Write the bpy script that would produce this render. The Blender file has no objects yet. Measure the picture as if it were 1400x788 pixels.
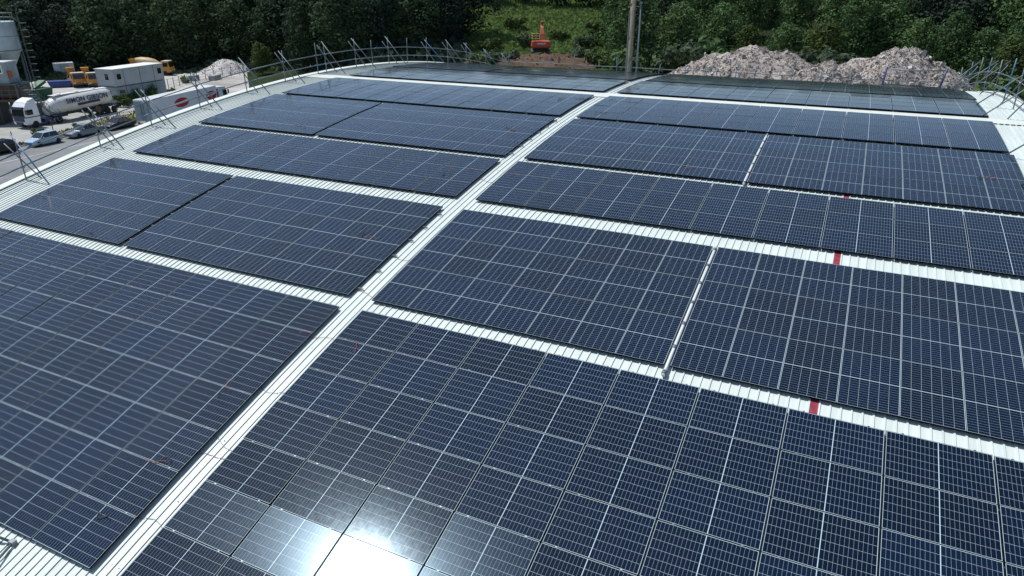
import bpy, math, random
from mathutils import Vector, Matrix, noise, Euler

rnd = random.Random(7)
scene = bpy.context.scene
COL = scene.collection
R = math.radians
GZ = -9.8                                   # yard and road level
ROOF_A, ROOF_B, ROOF_C, ROOF_Y = 2.93148, 0.00516569, -3.6912e-06, 24.1265
PANEL_UP = 0.125                             # panel face above the roof sheet

def zp(y):                                  # arched line of the panel faces
    t = abs(y - ROOF_Y)
    return ROOF_A - ROOF_B * t * t - ROOF_C * t ** 3
def zr(y): return zp(y) - PANEL_UP          # roof sheet

# ------------------------------------------------------------------ camera
CAM = Vector((10.67184, -13.07327, 7.88667)); PITCH, YAW, FPX = 0.416925, 0.446319, 939.918
cam_d = bpy.data.cameras.new('camera'); cam = bpy.data.objects.new('camera', cam_d); COL.objects.link(cam)
cam_d.sensor_width = 36; cam_d.lens = FPX / 1400 * 36; cam_d.clip_end = 6000; cam_d.clip_start = 0.1
cam.location = CAM; cam.rotation_euler = (math.pi / 2 - PITCH, 0, YAW)
scene.camera = cam
FWD = Vector((-math.sin(YAW) * math.cos(PITCH), math.cos(YAW) * math.cos(PITCH), -math.sin(PITCH)))
RGT = Vector((math.cos(YAW), math.sin(YAW), 0)); UPV = RGT.cross(FWD)
def project(p):
    d = Vector(p) - CAM; z = d.dot(FWD)
    if z < 0.3: return None
    return (700 + FPX * d.dot(RGT) / z, 394 - FPX * d.dot(UPV) / z)
def polar(az, dist, z=0.0):                 # compass bearing (degrees left of +Y) and distance from the drone
    a = R(az); return Vector((CAM.x - math.sin(a) * dist, CAM.y + math.cos(a) * dist, z))

# ------------------------------------------------------------------ materials
def mat(name, color, rough=0.6, metal=0.0, spec=0.5, var=0.0, scale=3.0, bump=0.0, rand=0.0, color2=None, island=False):
    m = bpy.data.materials.new(name); m.use_nodes = True
    nt = m.node_tree; b = nt.nodes['Principled BSDF']
    b.inputs['Roughness'].default_value = rough; b.inputs['Metallic'].default_value = metal
    b.inputs['Specular IOR Level'].default_value = spec
    c = (*color, 1)
    b.inputs['Base Color'].default_value = c
    out = None
    if var or color2:
        tc = nt.nodes.new('ShaderNodeTexCoord')
        n = nt.nodes.new('ShaderNodeTexNoise'); n.inputs['Scale'].default_value = scale; n.inputs['Detail'].default_value = 6
        n.inputs['Roughness'].default_value = 0.65
        nt.links.new(tc.outputs['Object'], n.inputs['Vector'])
        mx = nt.nodes.new('ShaderNodeMix'); mx.data_type = 'RGBA'
        c2 = color2 or tuple(v * (1 - var) for v in color)
        mx.inputs['A'].default_value = (*c2, 1); mx.inputs['B'].default_value = c
        rp = nt.nodes.new('ShaderNodeMapRange'); rp.inputs['From Min'].default_value = 0.35; rp.inputs['From Max'].default_value = 0.62
        nt.links.new(n.outputs['Fac'], rp.inputs['Value']); nt.links.new(rp.outputs['Result'], mx.inputs['Factor'])
        out = mx.outputs['Result']
        if bump:
            bp = nt.nodes.new('ShaderNodeBump'); bp.inputs['Strength'].default_value = bump; bp.inputs['Distance'].default_value = 0.1
            nt.links.new(n.outputs['Fac'], bp.inputs['Height']); nt.links.new(bp.outputs['Normal'], b.inputs['Normal'])
    if rand:
        h = nt.nodes.new('ShaderNodeHueSaturation')
        if out: nt.links.new(out, h.inputs['Color'])
        else: h.inputs['Color'].default_value = c
        oi = nt.nodes.new('ShaderNodeObjectInfo')
        mr = nt.nodes.new('ShaderNodeMapRange'); mr.inputs['To Min'].default_value = 1 - rand; mr.inputs['To Max'].default_value = 1 + rand
        nt.links.new(oi.outputs['Random'], mr.inputs['Value']); nt.links.new(mr.outputs['Result'], h.inputs['Value'])
        out = h.outputs['Color']
    if out: nt.links.new(out, b.inputs['Base Color'])
    return m

def island_mat(name, stops, rough=0.9):
    """every loose piece takes its own colour from a ramp"""
    m = bpy.data.materials.new(name); m.use_nodes = True; nt = m.node_tree; b = nt.nodes['Principled BSDF']
    b.inputs['Roughness'].default_value = rough; b.inputs['Specular IOR Level'].default_value = 0.25
    g = nt.nodes.new('ShaderNodeNewGeometry'); r = nt.nodes.new('ShaderNodeValToRGB'); r.color_ramp.interpolation = 'LINEAR'
    el = r.color_ramp.elements
    el[0].position = stops[0][0]; el[0].color = (*stops[0][1], 1); el[1].position = stops[-1][0]; el[1].color = (*stops[-1][1], 1)
    for p, c in stops[1:-1]:
        e = el.new(p); e.color = (*c, 1)
    nt.links.new(g.outputs['Random Per Island'], r.inputs['Fac']); nt.links.new(r.outputs['Color'], b.inputs['Base Color'])
    return m

def leaf_mat(name, dark, light, trans=0.25):
    m = bpy.data.materials.new(name); m.use_nodes = True; nt = m.node_tree; b = nt.nodes['Principled BSDF']
    b.inputs['Roughness'].default_value = 0.7; b.inputs['Specular IOR Level'].default_value = 0.1
    g = nt.nodes.new('ShaderNodeNewGeometry'); oi = nt.nodes.new('ShaderNodeObjectInfo')
    ad = nt.nodes.new('ShaderNodeMath'); ad.operation = 'MULTIPLY_ADD'; ad.inputs[1].default_value = 0.55
    ml = nt.nodes.new('ShaderNodeMath'); ml.operation = 'MULTIPLY'; ml.inputs[1].default_value = 0.45
    nt.links.new(oi.outputs['Random'], ml.inputs[0]); nt.links.new(g.outputs['Random Per Island'], ad.inputs[0]); nt.links.new(ml.outputs[0], ad.inputs[2])
    mx = nt.nodes.new('ShaderNodeMix'); mx.data_type = 'RGBA'; mx.inputs['A'].default_value = (*dark, 1); mx.inputs['B'].default_value = (*light, 1)
    nt.links.new(ad.outputs[0], mx.inputs['Factor']); nt.links.new(mx.outputs['Result'], b.inputs['Base Color'])
    tr = nt.nodes.new('ShaderNodeBsdfTranslucent'); nt.links.new(mx.outputs['Result'], tr.inputs['Color'])
    ms = nt.nodes.new('ShaderNodeMixShader'); ms.inputs[0].default_value = trans
    nt.links.new(b.outputs[0], ms.inputs[1]); nt.links.new(tr.outputs[0], ms.inputs[2]); nt.links.new(ms.outputs[0], nt.nodes['Material Output'].inputs['Surface'])
    return m

def cell_material():
    m = bpy.data.materials.new('solar_cells'); m.use_nodes = True; nt = m.node_tree; b = nt.nodes['Principled BSDF']
    N, L = nt.nodes.new, nt.links.new
    uv = N('ShaderNodeUVMap'); sx = N('ShaderNodeSeparateXYZ'); L(uv.outputs['UV'], sx.inputs[0])
    def M(op, a, bb=None, c=None):
        n = N('ShaderNodeMath'); n.operation = op
        for i, v in enumerate((a, bb, c)):
            if v is None: continue
            if isinstance(v, (int, float)): n.inputs[i].default_value = v
            else: L(v, n.inputs[i])
        return n.outputs[0]
    W2, CG, PU, NU = 0.8685, 0.0065, 0.0712, 12
    ua = M('SUBTRACT', M('ABSOLUTE', M('SUBTRACT', sx.outputs[0], W2)), CG)
    du = M('MULTIPLY', M('ABSOLUTE', M('SUBTRACT', M('DIVIDE', ua, PU), M('ROUND', M('DIVIDE', ua, PU)))), PU)
    lu = M('LESS_THAN', du, 0.0017)
    ou = M('MAXIMUM', M('LESS_THAN', ua, 0.0), M('GREATER_THAN', ua, PU * NU))
    va = M('SUBTRACT', sx.outputs[1], 0.0075); PV = 0.18533
    dv = M('MULTIPLY', M('ABSOLUTE', M('SUBTRACT', M('DIVIDE', va, PV), M('ROUND', M('DIVIDE', va, PV)))), PV)
    lv = M('LESS_THAN', dv, 0.0024)
    ov = M('MAXIMUM', M('LESS_THAN', va, 0.0), M('GREATER_THAN', va, PV * 6))
    wh = M('MAXIMUM', M('MAXIMUM', ou, ov), M('MULTIPLY', M('MAXIMUM', M('MULTIPLY', lu, 0.60), M('MULTIPLY', lv, 0.74)), 1.0))
    # slight tone difference from panel to panel
    oi = N('ShaderNodeObjectInfo'); cr = N('ShaderNodeValToRGB'); L(oi.outputs['Random'], cr.inputs['Fac'])
    cr.color_ramp.elements[0].color = (0.0022, 0.0068, 0.0180, 1); cr.color_ramp.elements[1].color = (0.0036, 0.0108, 0.0305, 1)
    mx = N('ShaderNodeMix'); mx.data_type = 'RGBA'; L(cr.outputs['Color'], mx.inputs['A']); mx.inputs['B'].default_value = (0.44, 0.545, 0.58, 1)
    L(wh, mx.inputs['Factor']); L(mx.outputs['Result'], b.inputs['Base Color'])
    # dust film: mottled, makes the glint spread a little
    tc = N('ShaderNodeTexCoord'); nz = N('ShaderNodeTexNoise'); nz.inputs['Scale'].default_value = 9; nz.inputs['Detail'].default_value = 5
    L(tc.outputs['Object'], nz.inputs['Vector'])
    # some panels carry hazier glass than others
    pr = N('ShaderNodeMapRange'); pr.inputs['From Min'].default_value = 0.7; pr.inputs['To Min'].default_value = 0.115; pr.inputs['To Max'].default_value = 0.20
    wn = N('ShaderNodeTexWhiteNoise'); wn.noise_dimensions = '1D'; L(oi.outputs['Random'], wn.inputs['W']); L(wn.outputs['Value'], pr.inputs['Value'])
    mr = N('ShaderNodeMapRange'); mr.inputs['To Min'].default_value = -0.03; mr.inputs['To Max'].default_value = 0.04
    L(nz.outputs['Fac'], mr.inputs['Value']); L(M('ADD', pr.outputs['Result'], mr.outputs['Result']), b.inputs['Roughness'])
    b.inputs['Specular Tint'].default_value = (0.52, 0.78, 1.0, 1)
    b.inputs['IOR'].default_value = 1.36; b.inputs['Specular IOR Level'].default_value = 0.42
    b.inputs['Coat Weight'].default_value = 0.45; b.inputs['Coat Roughness'].default_value = 0.085; b.inputs['Coat IOR'].default_value = 1.42
    return m

M = {}
M['cells'] = cell_material()
M['frame'] = mat('black_anodised', (0.005, 0.006, 0.008), 0.6, 0.0, 0.05)
M['conduit'] = mat('bright_conduit', (0.62, 0.65, 0.66), 0.4, 0.1)
M['alu'] = mat('aluminium', (0.55, 0.57, 0.58), 0.35, 0.9)
M['roof'] = mat('white_roof_sheet', (0.615, 0.685, 0.655), 0.42, 0, 0.35, var=0.07, scale=0.9, color2=(0.515, 0.575, 0.55))
def streaky(m):
    nt = m.node_tree; nz = [n for n in nt.nodes if n.bl_idname == 'ShaderNodeTexNoise'][0]; tc = [n for n in nt.nodes if n.bl_idname == 'ShaderNodeTexCoord'][0]
    mp = nt.nodes.new('ShaderNodeMapping'); mp.inputs['Scale'].default_value = (4.5, 0.22, 1.0); nt.links.new(tc.outputs['Object'], mp.inputs['Vector']); nt.links.new(mp.outputs['Vector'], nz.inputs['Vector'])
streaky(M['roof'])
M['rib'] = mat('rib_shade_side', (0.20, 0.235, 0.24), 0.6, 0, 0.3, var=0.2, scale=1.5)  # rib flank turned from the sun, its shade painted into the colour
M['flash'] = mat('white_flashing', (0.66, 0.70, 0.65), 0.45, 0, 0.35, var=0.1, scale=1.2)
M['wall'] = mat('grey_cladding', (0.42, 0.45, 0.46), 0.5, 0, 0.4, var=0.08, scale=0.5)
M['galv'] = mat('galvanised_tube', (0.135, 0.17, 0.19), 0.5, 0.2, 0.4, var=0.3, scale=2.0)
M['blue'] = mat('blue_painted_tube', (0.055, 0.15, 0.29), 0.45, 0, 0.5, var=0.3, scale=4.0)
M['coupler'] = mat('coupler_steel', (0.20, 0.22, 0.24), 0.5, 0.7)
M['navyp'] = mat('indigo_post', (0.03, 0.04, 0.13), 0.5)
M['red'] = mat('red_plastic', (0.36, 0.045, 0.075), 0.5, 0, 0.4, var=0.5, scale=6)
M['redwire'] = mat('red_cable', (0.27, 0.05, 0.06), 0.5)
M['blackwire'] = mat('black_cable', (0.012, 0.012, 0.014), 0.5)
M['asphalt'] = mat('asphalt', (0.19, 0.20, 0.205), 0.85, 0, 0.3, var=0.25, scale=0.35)
M['slab'] = mat('concrete_slab', (0.36, 0.36, 0.34), 0.9, 0, 0.2, var=0.22, scale=0.3)
M['yard'] = mat('pale_gravel', (0.45, 0.435, 0.41), 0.95, 0, 0.1, var=0.42, scale=0.16)
M['earth'] = mat('bare_ground', (0.26, 0.22, 0.17), 0.95, 0, 0.1, scale=0.08, color2=(0.08, 0.10, 0.04))
M['kerb'] = mat('kerb_stone', (0.34, 0.34, 0.33), 0.85)
M['paint'] = mat('road_paint', (0.62, 0.63, 0.62), 0.7, var=0.3, scale=2)
M['dry'] = mat('dry_grass_soil', (0.24, 0.20, 0.09), 0.95, 0, 0.1, scale=1.0, color2=(0.12, 0.14, 0.04))
M['hill'] = mat('grassy_hill', (0.022, 0.036, 0.013), 0.95, 0, 0.1, scale=0.12, color2=(0.012, 0.02, 0.008))
M['bark'] = mat('bark', (0.085, 0.07, 0.055), 0.9, var=0.4, scale=4)
M['dirt'] = mat('brown_spoil', (0.125, 0.085, 0.058), 0.95, 0, 0.1, scale=0.7, color2=(0.062, 0.042, 0.03), bump=0.6)
M['rubble'] = mat('rubble_fines', (0.44, 0.40, 0.365), 0.95, 0, 0.1, scale=0.9, color2=(0.26, 0.225, 0.20), bump=0.8)
M['chunks'] = island_mat('broken_masonry', [(0.0, (0.13, 0.12, 0.115)), (0.3, (0.33, 0.30, 0.28)), (0.6, (0.45, 0.42, 0.39)), (0.78, (0.30, 0.19, 0.145)), (0.86, (0.40, 0.37, 0.34)), (1.0, (0.66, 0.65, 0.63))])
M['gravelheap'] = mat('white_aggregate', (0.50, 0.49, 0.475), 0.95, 0, 0.1, var=0.25, scale=0.8)
M['white'] = mat('white_paint', (0.84, 0.85, 0.86), 0.35, 0, 0.5, var=0.1, scale=0.8)
M['dirtywhite'] = mat('dirty_white_paint', (0.62, 0.64, 0.62), 0.5, 0, 0.4, var=0.3, scale=0.7)
M['cream'] = mat('cream_tank_paint', (0.70, 0.70, 0.66), 0.38, 0, 0.5, var=0.2, scale=0.6)
M['cabin'] = mat('pale_grey_cabin', (0.46, 0.50, 0.53), 0.55, 0, 0.4, var=0.15, scale=0.6)
M['cabin2'] = mat('weathered_blue_grey_cabin', (0.33, 0.41, 0.43), 0.6, 0, 0.4, var=0.3, scale=0.7)
M['cabroof'] = mat('cabin_roof', (0.68, 0.69, 0.68), 0.6, var=0.15, scale=0.7)
M['trim'] = mat('dark_trim', (0.06, 0.065, 0.07), 0.5)
M['glass'] = mat('dark_glass', (0.015, 0.018, 0.022), 0.08, 0, 0.7)
M['tyre'] = mat('tyre', (0.018, 0.018, 0.018), 0.85)
M['chassis'] = mat('chassis_dark', (0.03, 0.032, 0.04), 0.6)
M['rim'] = mat('wheel_rim', (0.45, 0.46, 0.47), 0.35, 0.6)
M['rimcream'] = mat('pale_hub', (0.55, 0.53, 0.46), 0.5)
M['navy'] = mat('navy_paint', (0.014, 0.024, 0.085), 0.35)
M['orange'] = mat('orange_truck_paint', (0.55, 0.23, 0.03), 0.45, var=0.15, scale=1)
M['drum'] = mat('sand_drum_paint', (0.50, 0.36, 0.18), 0.55, var=0.3, scale=0.7)
M['excav'] = mat('red_orange_paint', (0.50, 0.080, 0.037), 0.45, var=0.2, scale=1)
M['boom'] = mat('worn_orange_paint', (0.42, 0.13, 0.055), 0.5, var=0.35, scale=1.5)
M['yellow'] = mat('yellow_rail', (0.60, 0.52, 0.06), 0.5)
M['logo'] = mat('red_logo', (0.50, 0.03, 0.04), 0.45)
M['lamp'] = mat('lamp_glass', (0.75, 0.77, 0.8), 0.15, 0, 0.6)
M['tail'] = mat('tail_lamp', (0.35, 0.02, 0.02), 0.3)
M['silo'] = mat('silo_steel', (0.42, 0.50, 0.54), 0.5, 0.2, 0.4, var=0.25, scale=0.5)
M['rust'] = mat('rusty_timber', (0.14, 0.10, 0.07), 0.9, var=0.5, scale=1.0)
M['darkconc'] = mat('dark_concrete', (0.10, 0.105, 0.10), 0.9, var=0.35, scale=0.6)
M['green'] = mat('green_plant_paint', (0.03, 0.12, 0.06), 0.5, var=0.3, scale=1)
M['skip'] = mat('blue_skip_paint', (0.02, 0.05, 0.20), 0.5, var=0.2, scale=1)
M['sign'] = mat('orange_sign', (0.65, 0.22, 0.02), 0.5, scale=1.4, color2=(0.55, 0.05, 0.03))
M['pole'] = mat('weathered_timber', (0.235, 0.195, 0.15), 0.9, var=0.4, scale=1.5)
M['steelpole'] = mat('blue_grey_steel', (0.15, 0.20, 0.215), 0.5, 0.2, var=0.2, scale=1)
M['concblock'] = mat('concrete_block', (0.33, 0.34, 0.33), 0.9, var=0.3, scale=1)
M['carblue'] = mat('pale_blue_car', (0.36, 0.50, 0.62), 0.28, 0.3, 0.5)
M['carsilver'] = mat('grey_silver_car', (0.24, 0.29, 0.33), 0.28, 0.5, 0.5)
M['cardark'] = mat('charcoal_car', (0.035, 0.04, 0.048), 0.28, 0.3, 0.6)
M['carblack'] = mat('black_car', (0.008, 0.008, 0.010), 0.25, 0.0, 0.6)
M['carred'] = mat('red_car', (0.45, 0.04, 0.03), 0.3)
M['leaf_dark'] = leaf_mat('leaf_dark', (0.016, 0.028, 0.022), (0.046, 0.073, 0.049), 0.2)
M['leaf_dim'] = leaf_mat('leaf_dim', (0.024, 0.044, 0.025), (0.078, 0.122, 0.058))
M['leaf_mid'] = leaf_mat('leaf_mid', (0.034, 0.070, 0.030), (0.125, 0.205, 0.075))
M['leaf_light'] = leaf_mat('leaf_light', (0.045, 0.07, 0.022), (0.105, 0.15, 0.045))
M['leaf_grey'] = leaf_mat('leaf_grey', (0.045, 0.068, 0.038), (0.11, 0.145, 0.085))
M['weed'] = leaf_mat('weed', (0.10, 0.165, 0.050), (0.235, 0.335, 0.11), 0.45)

# ------------------------------------------------------------------ mesh builder
class MB:
    def __init__(s): s.v, s.f, s.mi, s.uv = [], [], [], {}
    def add(s, vs, fs, mi=0):
        o = len(s.v); s.v += [tuple(p) for p in vs]
        for f in fs: s.f.append(tuple(i + o for i in f)); s.mi.append(mi)
        return s
    def box(s, c, d, rot=None, mi=0, taper=1.0):
        c = Vector(c); hx, hy, hz = d[0] / 2, d[1] / 2, d[2] / 2; vs = []
        for z in (-1, 1):
            k = taper if z > 0 else 1
            for x, y in ((-1, -1), (1, -1), (1, 1), (-1, 1)):
                p = Vector((x * hx * k, y * hy * k, z * hz)); vs.append((rot @ p if rot else p) + c)
        return s.add(vs, [(3, 2, 1, 0), (4, 5, 6, 7), (0, 1, 5, 4), (1, 2, 6, 5), (2, 3, 7, 6), (3, 0, 4, 7)], mi)
    def tube(s, pts, r, n=8, mi=0, r2=None, cap=True):
        pts = [Vector(p) for p in pts]; k = len(pts); vs, fs = [], []
        prev = None
        for i, p in enumerate(pts):
            t = (pts[min(i + 1, k - 1)] - pts[max(i - 1, 0)]).normalized()
            a = prev if prev else Vector((0, 0, 1)) if abs(t.z) < 0.9 else Vector((1, 0, 0))
            u = (a - t * a.dot(t)).normalized(); w = t.cross(u); prev = u
            rr = r if r2 is None else r + (r2 - r) * i / (k - 1)
            for j in range(n):
                q = 2 * math.pi * j / n; vs.append(p + u * math.cos(q) * rr + w * math.sin(q) * rr)
        for i in range(k - 1):
            for j in range(n): fs.append((i * n + j, i * n + (j + 1) % n, (i + 1) * n + (j + 1) % n, (i + 1) * n + j))
        if cap: fs += [tuple(range(n - 1, -1, -1)), tuple(range((k - 1) * n, k * n))]
        return s.add(vs, fs, mi)
    def lathe(s, prof, n=20, base=(0, 0, 0), axis='z', mi=0, rot=None):
        b = Vector(base); vs, fs = [], []
        for r, h in prof:
            for j in range(n):
                q = 2 * math.pi * j / n
                p = Vector((r * math.cos(q), r * math.sin(q), h))
                if axis == 'x': p = Vector((p.z, p.x, p.y))
                if axis == 'y': p = Vector((p.y, p.z, p.x))
                if rot: p = rot @ p
                vs.append(p + b)
        k = len(prof)
        for i in range(k - 1):
            for j in range(n): fs.append((i * n + j, i * n + (j + 1) % n, (i + 1) * n + (j + 1) % n, (i + 1) * n + j))
        fs += [tuple(range(n - 1, -1, -1)), tuple(range((k - 1) * n, k * n))]
        return s.add(vs, fs, mi)
    def prism(s, poly, x0, x1, mi=0, inset=0.0, top=None):
        """side outline (y, z) swept from x0 to x1"""
        n = len(poly); vs = [(x0, y, z) for y, z in poly] + [(x1, y, z) for y, z in poly]
        fs = [tuple(range(n)), tuple(range(2 * n - 1, n - 1, -1))]
        for i in range(n): fs.append((i, n + i, n + (i + 1) % n, (i + 1) % n))
        return s.add(vs, fs, mi)
    def loft(s, rings, mi=0, cap=True):
        n = len(rings[0]); vs = [p for r in rings for p in r]; fs = []
        for i in range(len(rings) - 1):
            for j in range(n): fs.append((i * n + j, i * n + (j + 1) % n, (i + 1) * n + (j + 1) % n, (i + 1) * n + j))
        if cap: fs += [tuple(range(n - 1, -1, -1)), tuple(range((len(rings) - 1) * n, len(rings) * n))]
        return s.add(vs, fs, mi)
    def mesh(s, name, mats, smooth=False, bevel=0):
        me = bpy.data.meshes.new(name); me.from_pydata(s.v, [], s.f); 
        for m in (mats if isinstance(mats, list) else [mats]): me.materials.append(m)
        me.polygons.foreach_set('material_index', s.mi)
        me.update()
        import bmesh
        bm = bmesh.new(); bm.from_mesh(me); bmesh.ops.recalc_face_normals(bm, faces=bm.faces); bm.to_mesh(me); bm.free()
        if smooth: me.polygons.foreach_set('use_smooth', [True] * len(me.polygons))
        return me
    def build(s, name, mats, parent=None, smooth=False, bevel=0.0, angle=None):
        o = bpy.data.objects.new(name, s.mesh(name, mats, smooth)); COL.objects.link(o)
        if parent: o.parent = parent
        if bevel:
            b = o.modifiers.new('bevel', 'BEVEL'); b.width = bevel; b.segments = 2; b.limit_method = 'ANGLE'; b.angle_limit = R(35)
        if smooth and angle:
            o.data.set_sharp_from_angle(angle=R(angle))
        return o

def empty(name, loc, label, cat, group=None, rz=0.0):
    o = bpy.data.objects.new(name, None); COL.objects.link(o); o.location = loc; o.rotation_euler = (0, 0, rz)
    o.empty_display_size = 0.2
    return tag(o, label, cat, group)
def tag(o, label, cat, group=None):
    o['label'] = label; o['category'] = cat
    if group: o['group'] = group
    return o
def kind(o, k): o['kind'] = k; return o
def copy_tree(o, parent=None):
    c = o.copy(); COL.objects.link(c); c.parent = parent
    for ch in list(o.children): copy_tree(ch, c)
    return c
ORD = 'first second third fourth fifth sixth seventh eighth ninth tenth eleventh twelfth thirteenth fourteenth fifteenth sixteenth'.split()

# ================================================================== SOLAR PANELS
PL, PW, PH, LIP = 1.745, 1.135, 0.042, 0.004
def frame_mesh():
    b = MB()
    b.box((0, PW / 2 - LIP / 2, -PH / 2), (PL, LIP, PH)); b.box((0, -PW / 2 + LIP / 2, -PH / 2), (PL, LIP, PH))
    b.box((PL / 2 - LIP / 2, 0, -PH / 2), (LIP, PW - 2 * LIP, PH)); b.box((-PL / 2 + LIP / 2, 0, -PH / 2), (LIP, PW - 2 * LIP, PH))
    return b
def sheet_mb():
    b = MB(); x, y = PL / 2 - LIP, PW / 2 - LIP
    b.add([(-x, -y, -.003), (x, -y, -.003), (x, y, -.003), (-x, y, -.003), (-x, -y, -.009), (x, -y, -.009), (x, y, -.009), (-x, y, -.009)],
          [(0, 1, 2, 3), (7, 6, 5, 4), (0, 4, 5, 1), (1, 5, 6, 2), (2, 6, 7, 3), (3, 7, 4, 0)])
    return b
def sheet_uv(me):
    uv = me.uv_layers.new(name='UVMap'); x, y = PL / 2 - LIP, PW / 2 - LIP
    for p in me.polygons:
        for li in p.loop_indices:
            co = me.vertices[me.loops[li].vertex_index].co; uv.data[li].uv = (co.x + x, co.y + y)
FRAME_ME = frame_mesh().mesh('frame', M['frame'])
SHEET_ME = sheet_mb().mesh('cell_sheet', M['cells']); sheet_uv(SHEET_ME)
cl = MB(); cl.box((0, 0, 0), (0.04, 0.022, 0.008)); CLAMP_ME = cl.mesh('clamp', M['coupler'])

# each block: name in words, side, first edge Y (far edge), rows, portrait?, sub-blocks (x of the edge next to the walkway, columns)
WLK = 1.775; WP = 1.1385
BLK = [
 ('nearest right-hand block', 1, 0.023, 7, False, [(0.0, 9)]),
 ('nearest left-hand block', -1, -0.026, 7, False, [(-0.70, 9)]),
 ('second right-hand block', 1, 5.607, 3, True, [(-0.01, 7), (8.10, 7)]),
 ('second left-hand block', -1, 5.607, 3, True, [(-0.79, 8), (-10.095, 6)]),
 ('third right-hand block', 1, 9.75, 3, False, [(0.0, 9)]),
 ('third left-hand block', -1, 9.75, 3, False, [(-0.736, 9)]),
 ('fourth right-hand block', 1, 15.356, 3, True, [(0.06, 7), (8.11, 7)]),
 ('fourth left-hand block', -1, 15.356, 3, True, [(-0.77, 8), (-10.02, 6)]),
 ('fifth right-hand block', 1, 20.252, 4, False, [(0.02, 9)]),
 ('fifth left-hand block', -1, 20.252, 4, False, [(-0.76, 9)]),
 ('sixth right-hand block', 1, 25.95, 4, False, [(0.02, 9)]),
 ('sixth left-hand block', -1, 25.95, 4, False, [(-0.68, 9)]),
 ('seventh right-hand block', 1, 31.50, 3, True, [(0.15, 7), (8.11, 7)]),
 ('seventh left-hand block', -1, 31.50, 3, True, [(-0.70, 8), (-10.05, 6)]),
 ('eighth right-hand block', 1, 36.10, 4, False, [(0.02, 9)]),
 ('eighth left-hand block', -1, 36.10, 4, False, [(-0.68, 9)]),
]
def back(y, d):                              # walk d metres down the arch towards the drone
    for _ in range(24):
        s = (zp(y) - zp(y - 0.05)) / 0.05; y -= d / 24 / math.sqrt(1 + s * s)
    return y
panels = []
for (bname, side, yfar, rows, por, subs) in BLK:
    pitch = 1.750 if por else 1.140
    if bname.startswith('nearest'): pitch = 1.1475
    y1 = yfar
    for r in range(rows):
        y0 = back(y1, pitch)
        a, bb = Vector((0, y0, zp(y0))), Vector((0, y1, zp(y1)))
        mid = (a + bb) / 2; sl = math.atan2(bb.z - a.z, bb.y - a.y)
        c0 = 0
        for (xe, cols) in subs:
            w = WP if por else WLK
            for c in range(cols):
                x = xe + side * (c + 0.5) * w
                panels.append(dict(p=Vector((x, mid.y, mid.z)), sl=sl, por=por, row=r, col=c0 + c, b=bname))
            c0 += cols
        y1 = y0
TIP = {(2, 5): (0.05, 0.0), (2, 4): (0.62, 0.0), (1, 4): (0.35, 0.0), (1, 5): (0.1, -0.15), (2, 3): (0.75, 0.0), (3, 5): (-.1, .1), (2, 0): (1.2, 0.3), (2, 1): (1.0, .2)}   # a few panels sit a degree off, so the glare jumps between them
for q in panels:
    jt = 0.30 if q['b'].startswith('nearest') else 0.11
    rot = Matrix.Rotation(q['sl'] + R(rnd.gauss(0, jt)), 4, 'X') @ Matrix.Rotation(R(rnd.gauss(0, jt)), 4, 'Y')
    if q['b'] == 'nearest right-hand block' and (q['col'], q['row']) in TIP:
        tx, ty = TIP[(q['col'], q['row'])]; rot = Matrix.Rotation(q['sl'] + R(tx), 4, 'X') @ Matrix.Rotation(R(ty), 4, 'Y')
    if q['por']: rot = rot @ Matrix.Rotation(R(90), 4, 'Z')
    q['m'] = Matrix.Translation(q['p']) @ rot
    pts = [project(q['m'] @ Vector((sx * PL / 2, sy * PW / 2, 0))) for sx, sy in ((-1, -1), (1, -1), (1, 1), (-1, 1))]
    if None in pts: q['area'] = -1; continue
    xs = [p[0] for p in pts]; ys = [p[1] for p in pts]
    if max(xs) < 2 or min(xs) > 1398 or min(ys) > 785: q['area'] = -1; continue
    q['area'] = abs(sum(pts[i][0] * pts[(i + 1) % 4][1] - pts[(i + 1) % 4][0] * pts[i][1] for i in range(4))) / 2
    # only what falls inside the frame counts
    fx = (min(max(xs), 1400) - max(min(xs), 0)) / (max(xs) - min(xs)); fy = (min(max(ys), 788) - max(min(ys), 0)) / (max(ys) - min(ys))
    q['area'] *= max(0, fx) * max(0, fy)
vis = sorted((q for q in panels if q['area'] > 0), key=lambda q: -q['area'])
single, rest = vis[:300], vis[300:] + [q for q in panels if q['area'] == -1 and q['p'].y > -9.2]
for q in single:
    side = 'left' if 'left' in q['b'] else 'right'
    lab = f"dark blue solar panel, {ORD[q['col']]} from the walkway, {ORD[q['row']]} row down, {q['b']}"
    e = empty('solar_panel', (0, 0, 0), lab, 'solar panel', 'solar panels laid in blocks on the white roof')
    e.matrix_world = q['m']
    for nm, me in (('frame', FRAME_ME), ('cell_sheet', SHEET_ME)):
        o = bpy.data.objects.new(nm, me); COL.objects.link(o); o.parent = e
    if q['b'].startswith('nearest'):
        for s in (-1, 1):
            o = bpy.data.objects.new('clamp', CLAMP_ME); COL.objects.link(o); o.parent = e
            o.location = (s * PL * 0.34, PW / 2 + 0.006, 0.003)
fb, sb = frame_mesh(), sheet_mb(); vb = MB(); uvs = []
for q in rest:
    vb.add([q['m'] @ Vector(v) for v in fb.v], fb.f, 0)
    vb.add([q['m'] @ Vector(v) for v in sb.v], sb.f, 1)
me = bpy.data.meshes.new('solar_panel_field'); me.from_pydata(vb.v, [], vb.f); me.materials.append(M['frame']); me.materials.append(M['cells'])
me.polygons.foreach_set('material_index', vb.mi); uv = me.uv_layers.new(name='UVMap')
nf = len(fb.v); per = nf + len(sb.v)
for p in me.polygons:
    for li in p.loop_indices:
        k = me.loops[li].vertex_index % per
        if k >= nf:
            co = sb.v[k - nf]; uv.data[li].uv = (co[0] + PL / 2 - LIP, co[1] + PW / 2 - LIP)
me.update()
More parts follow.
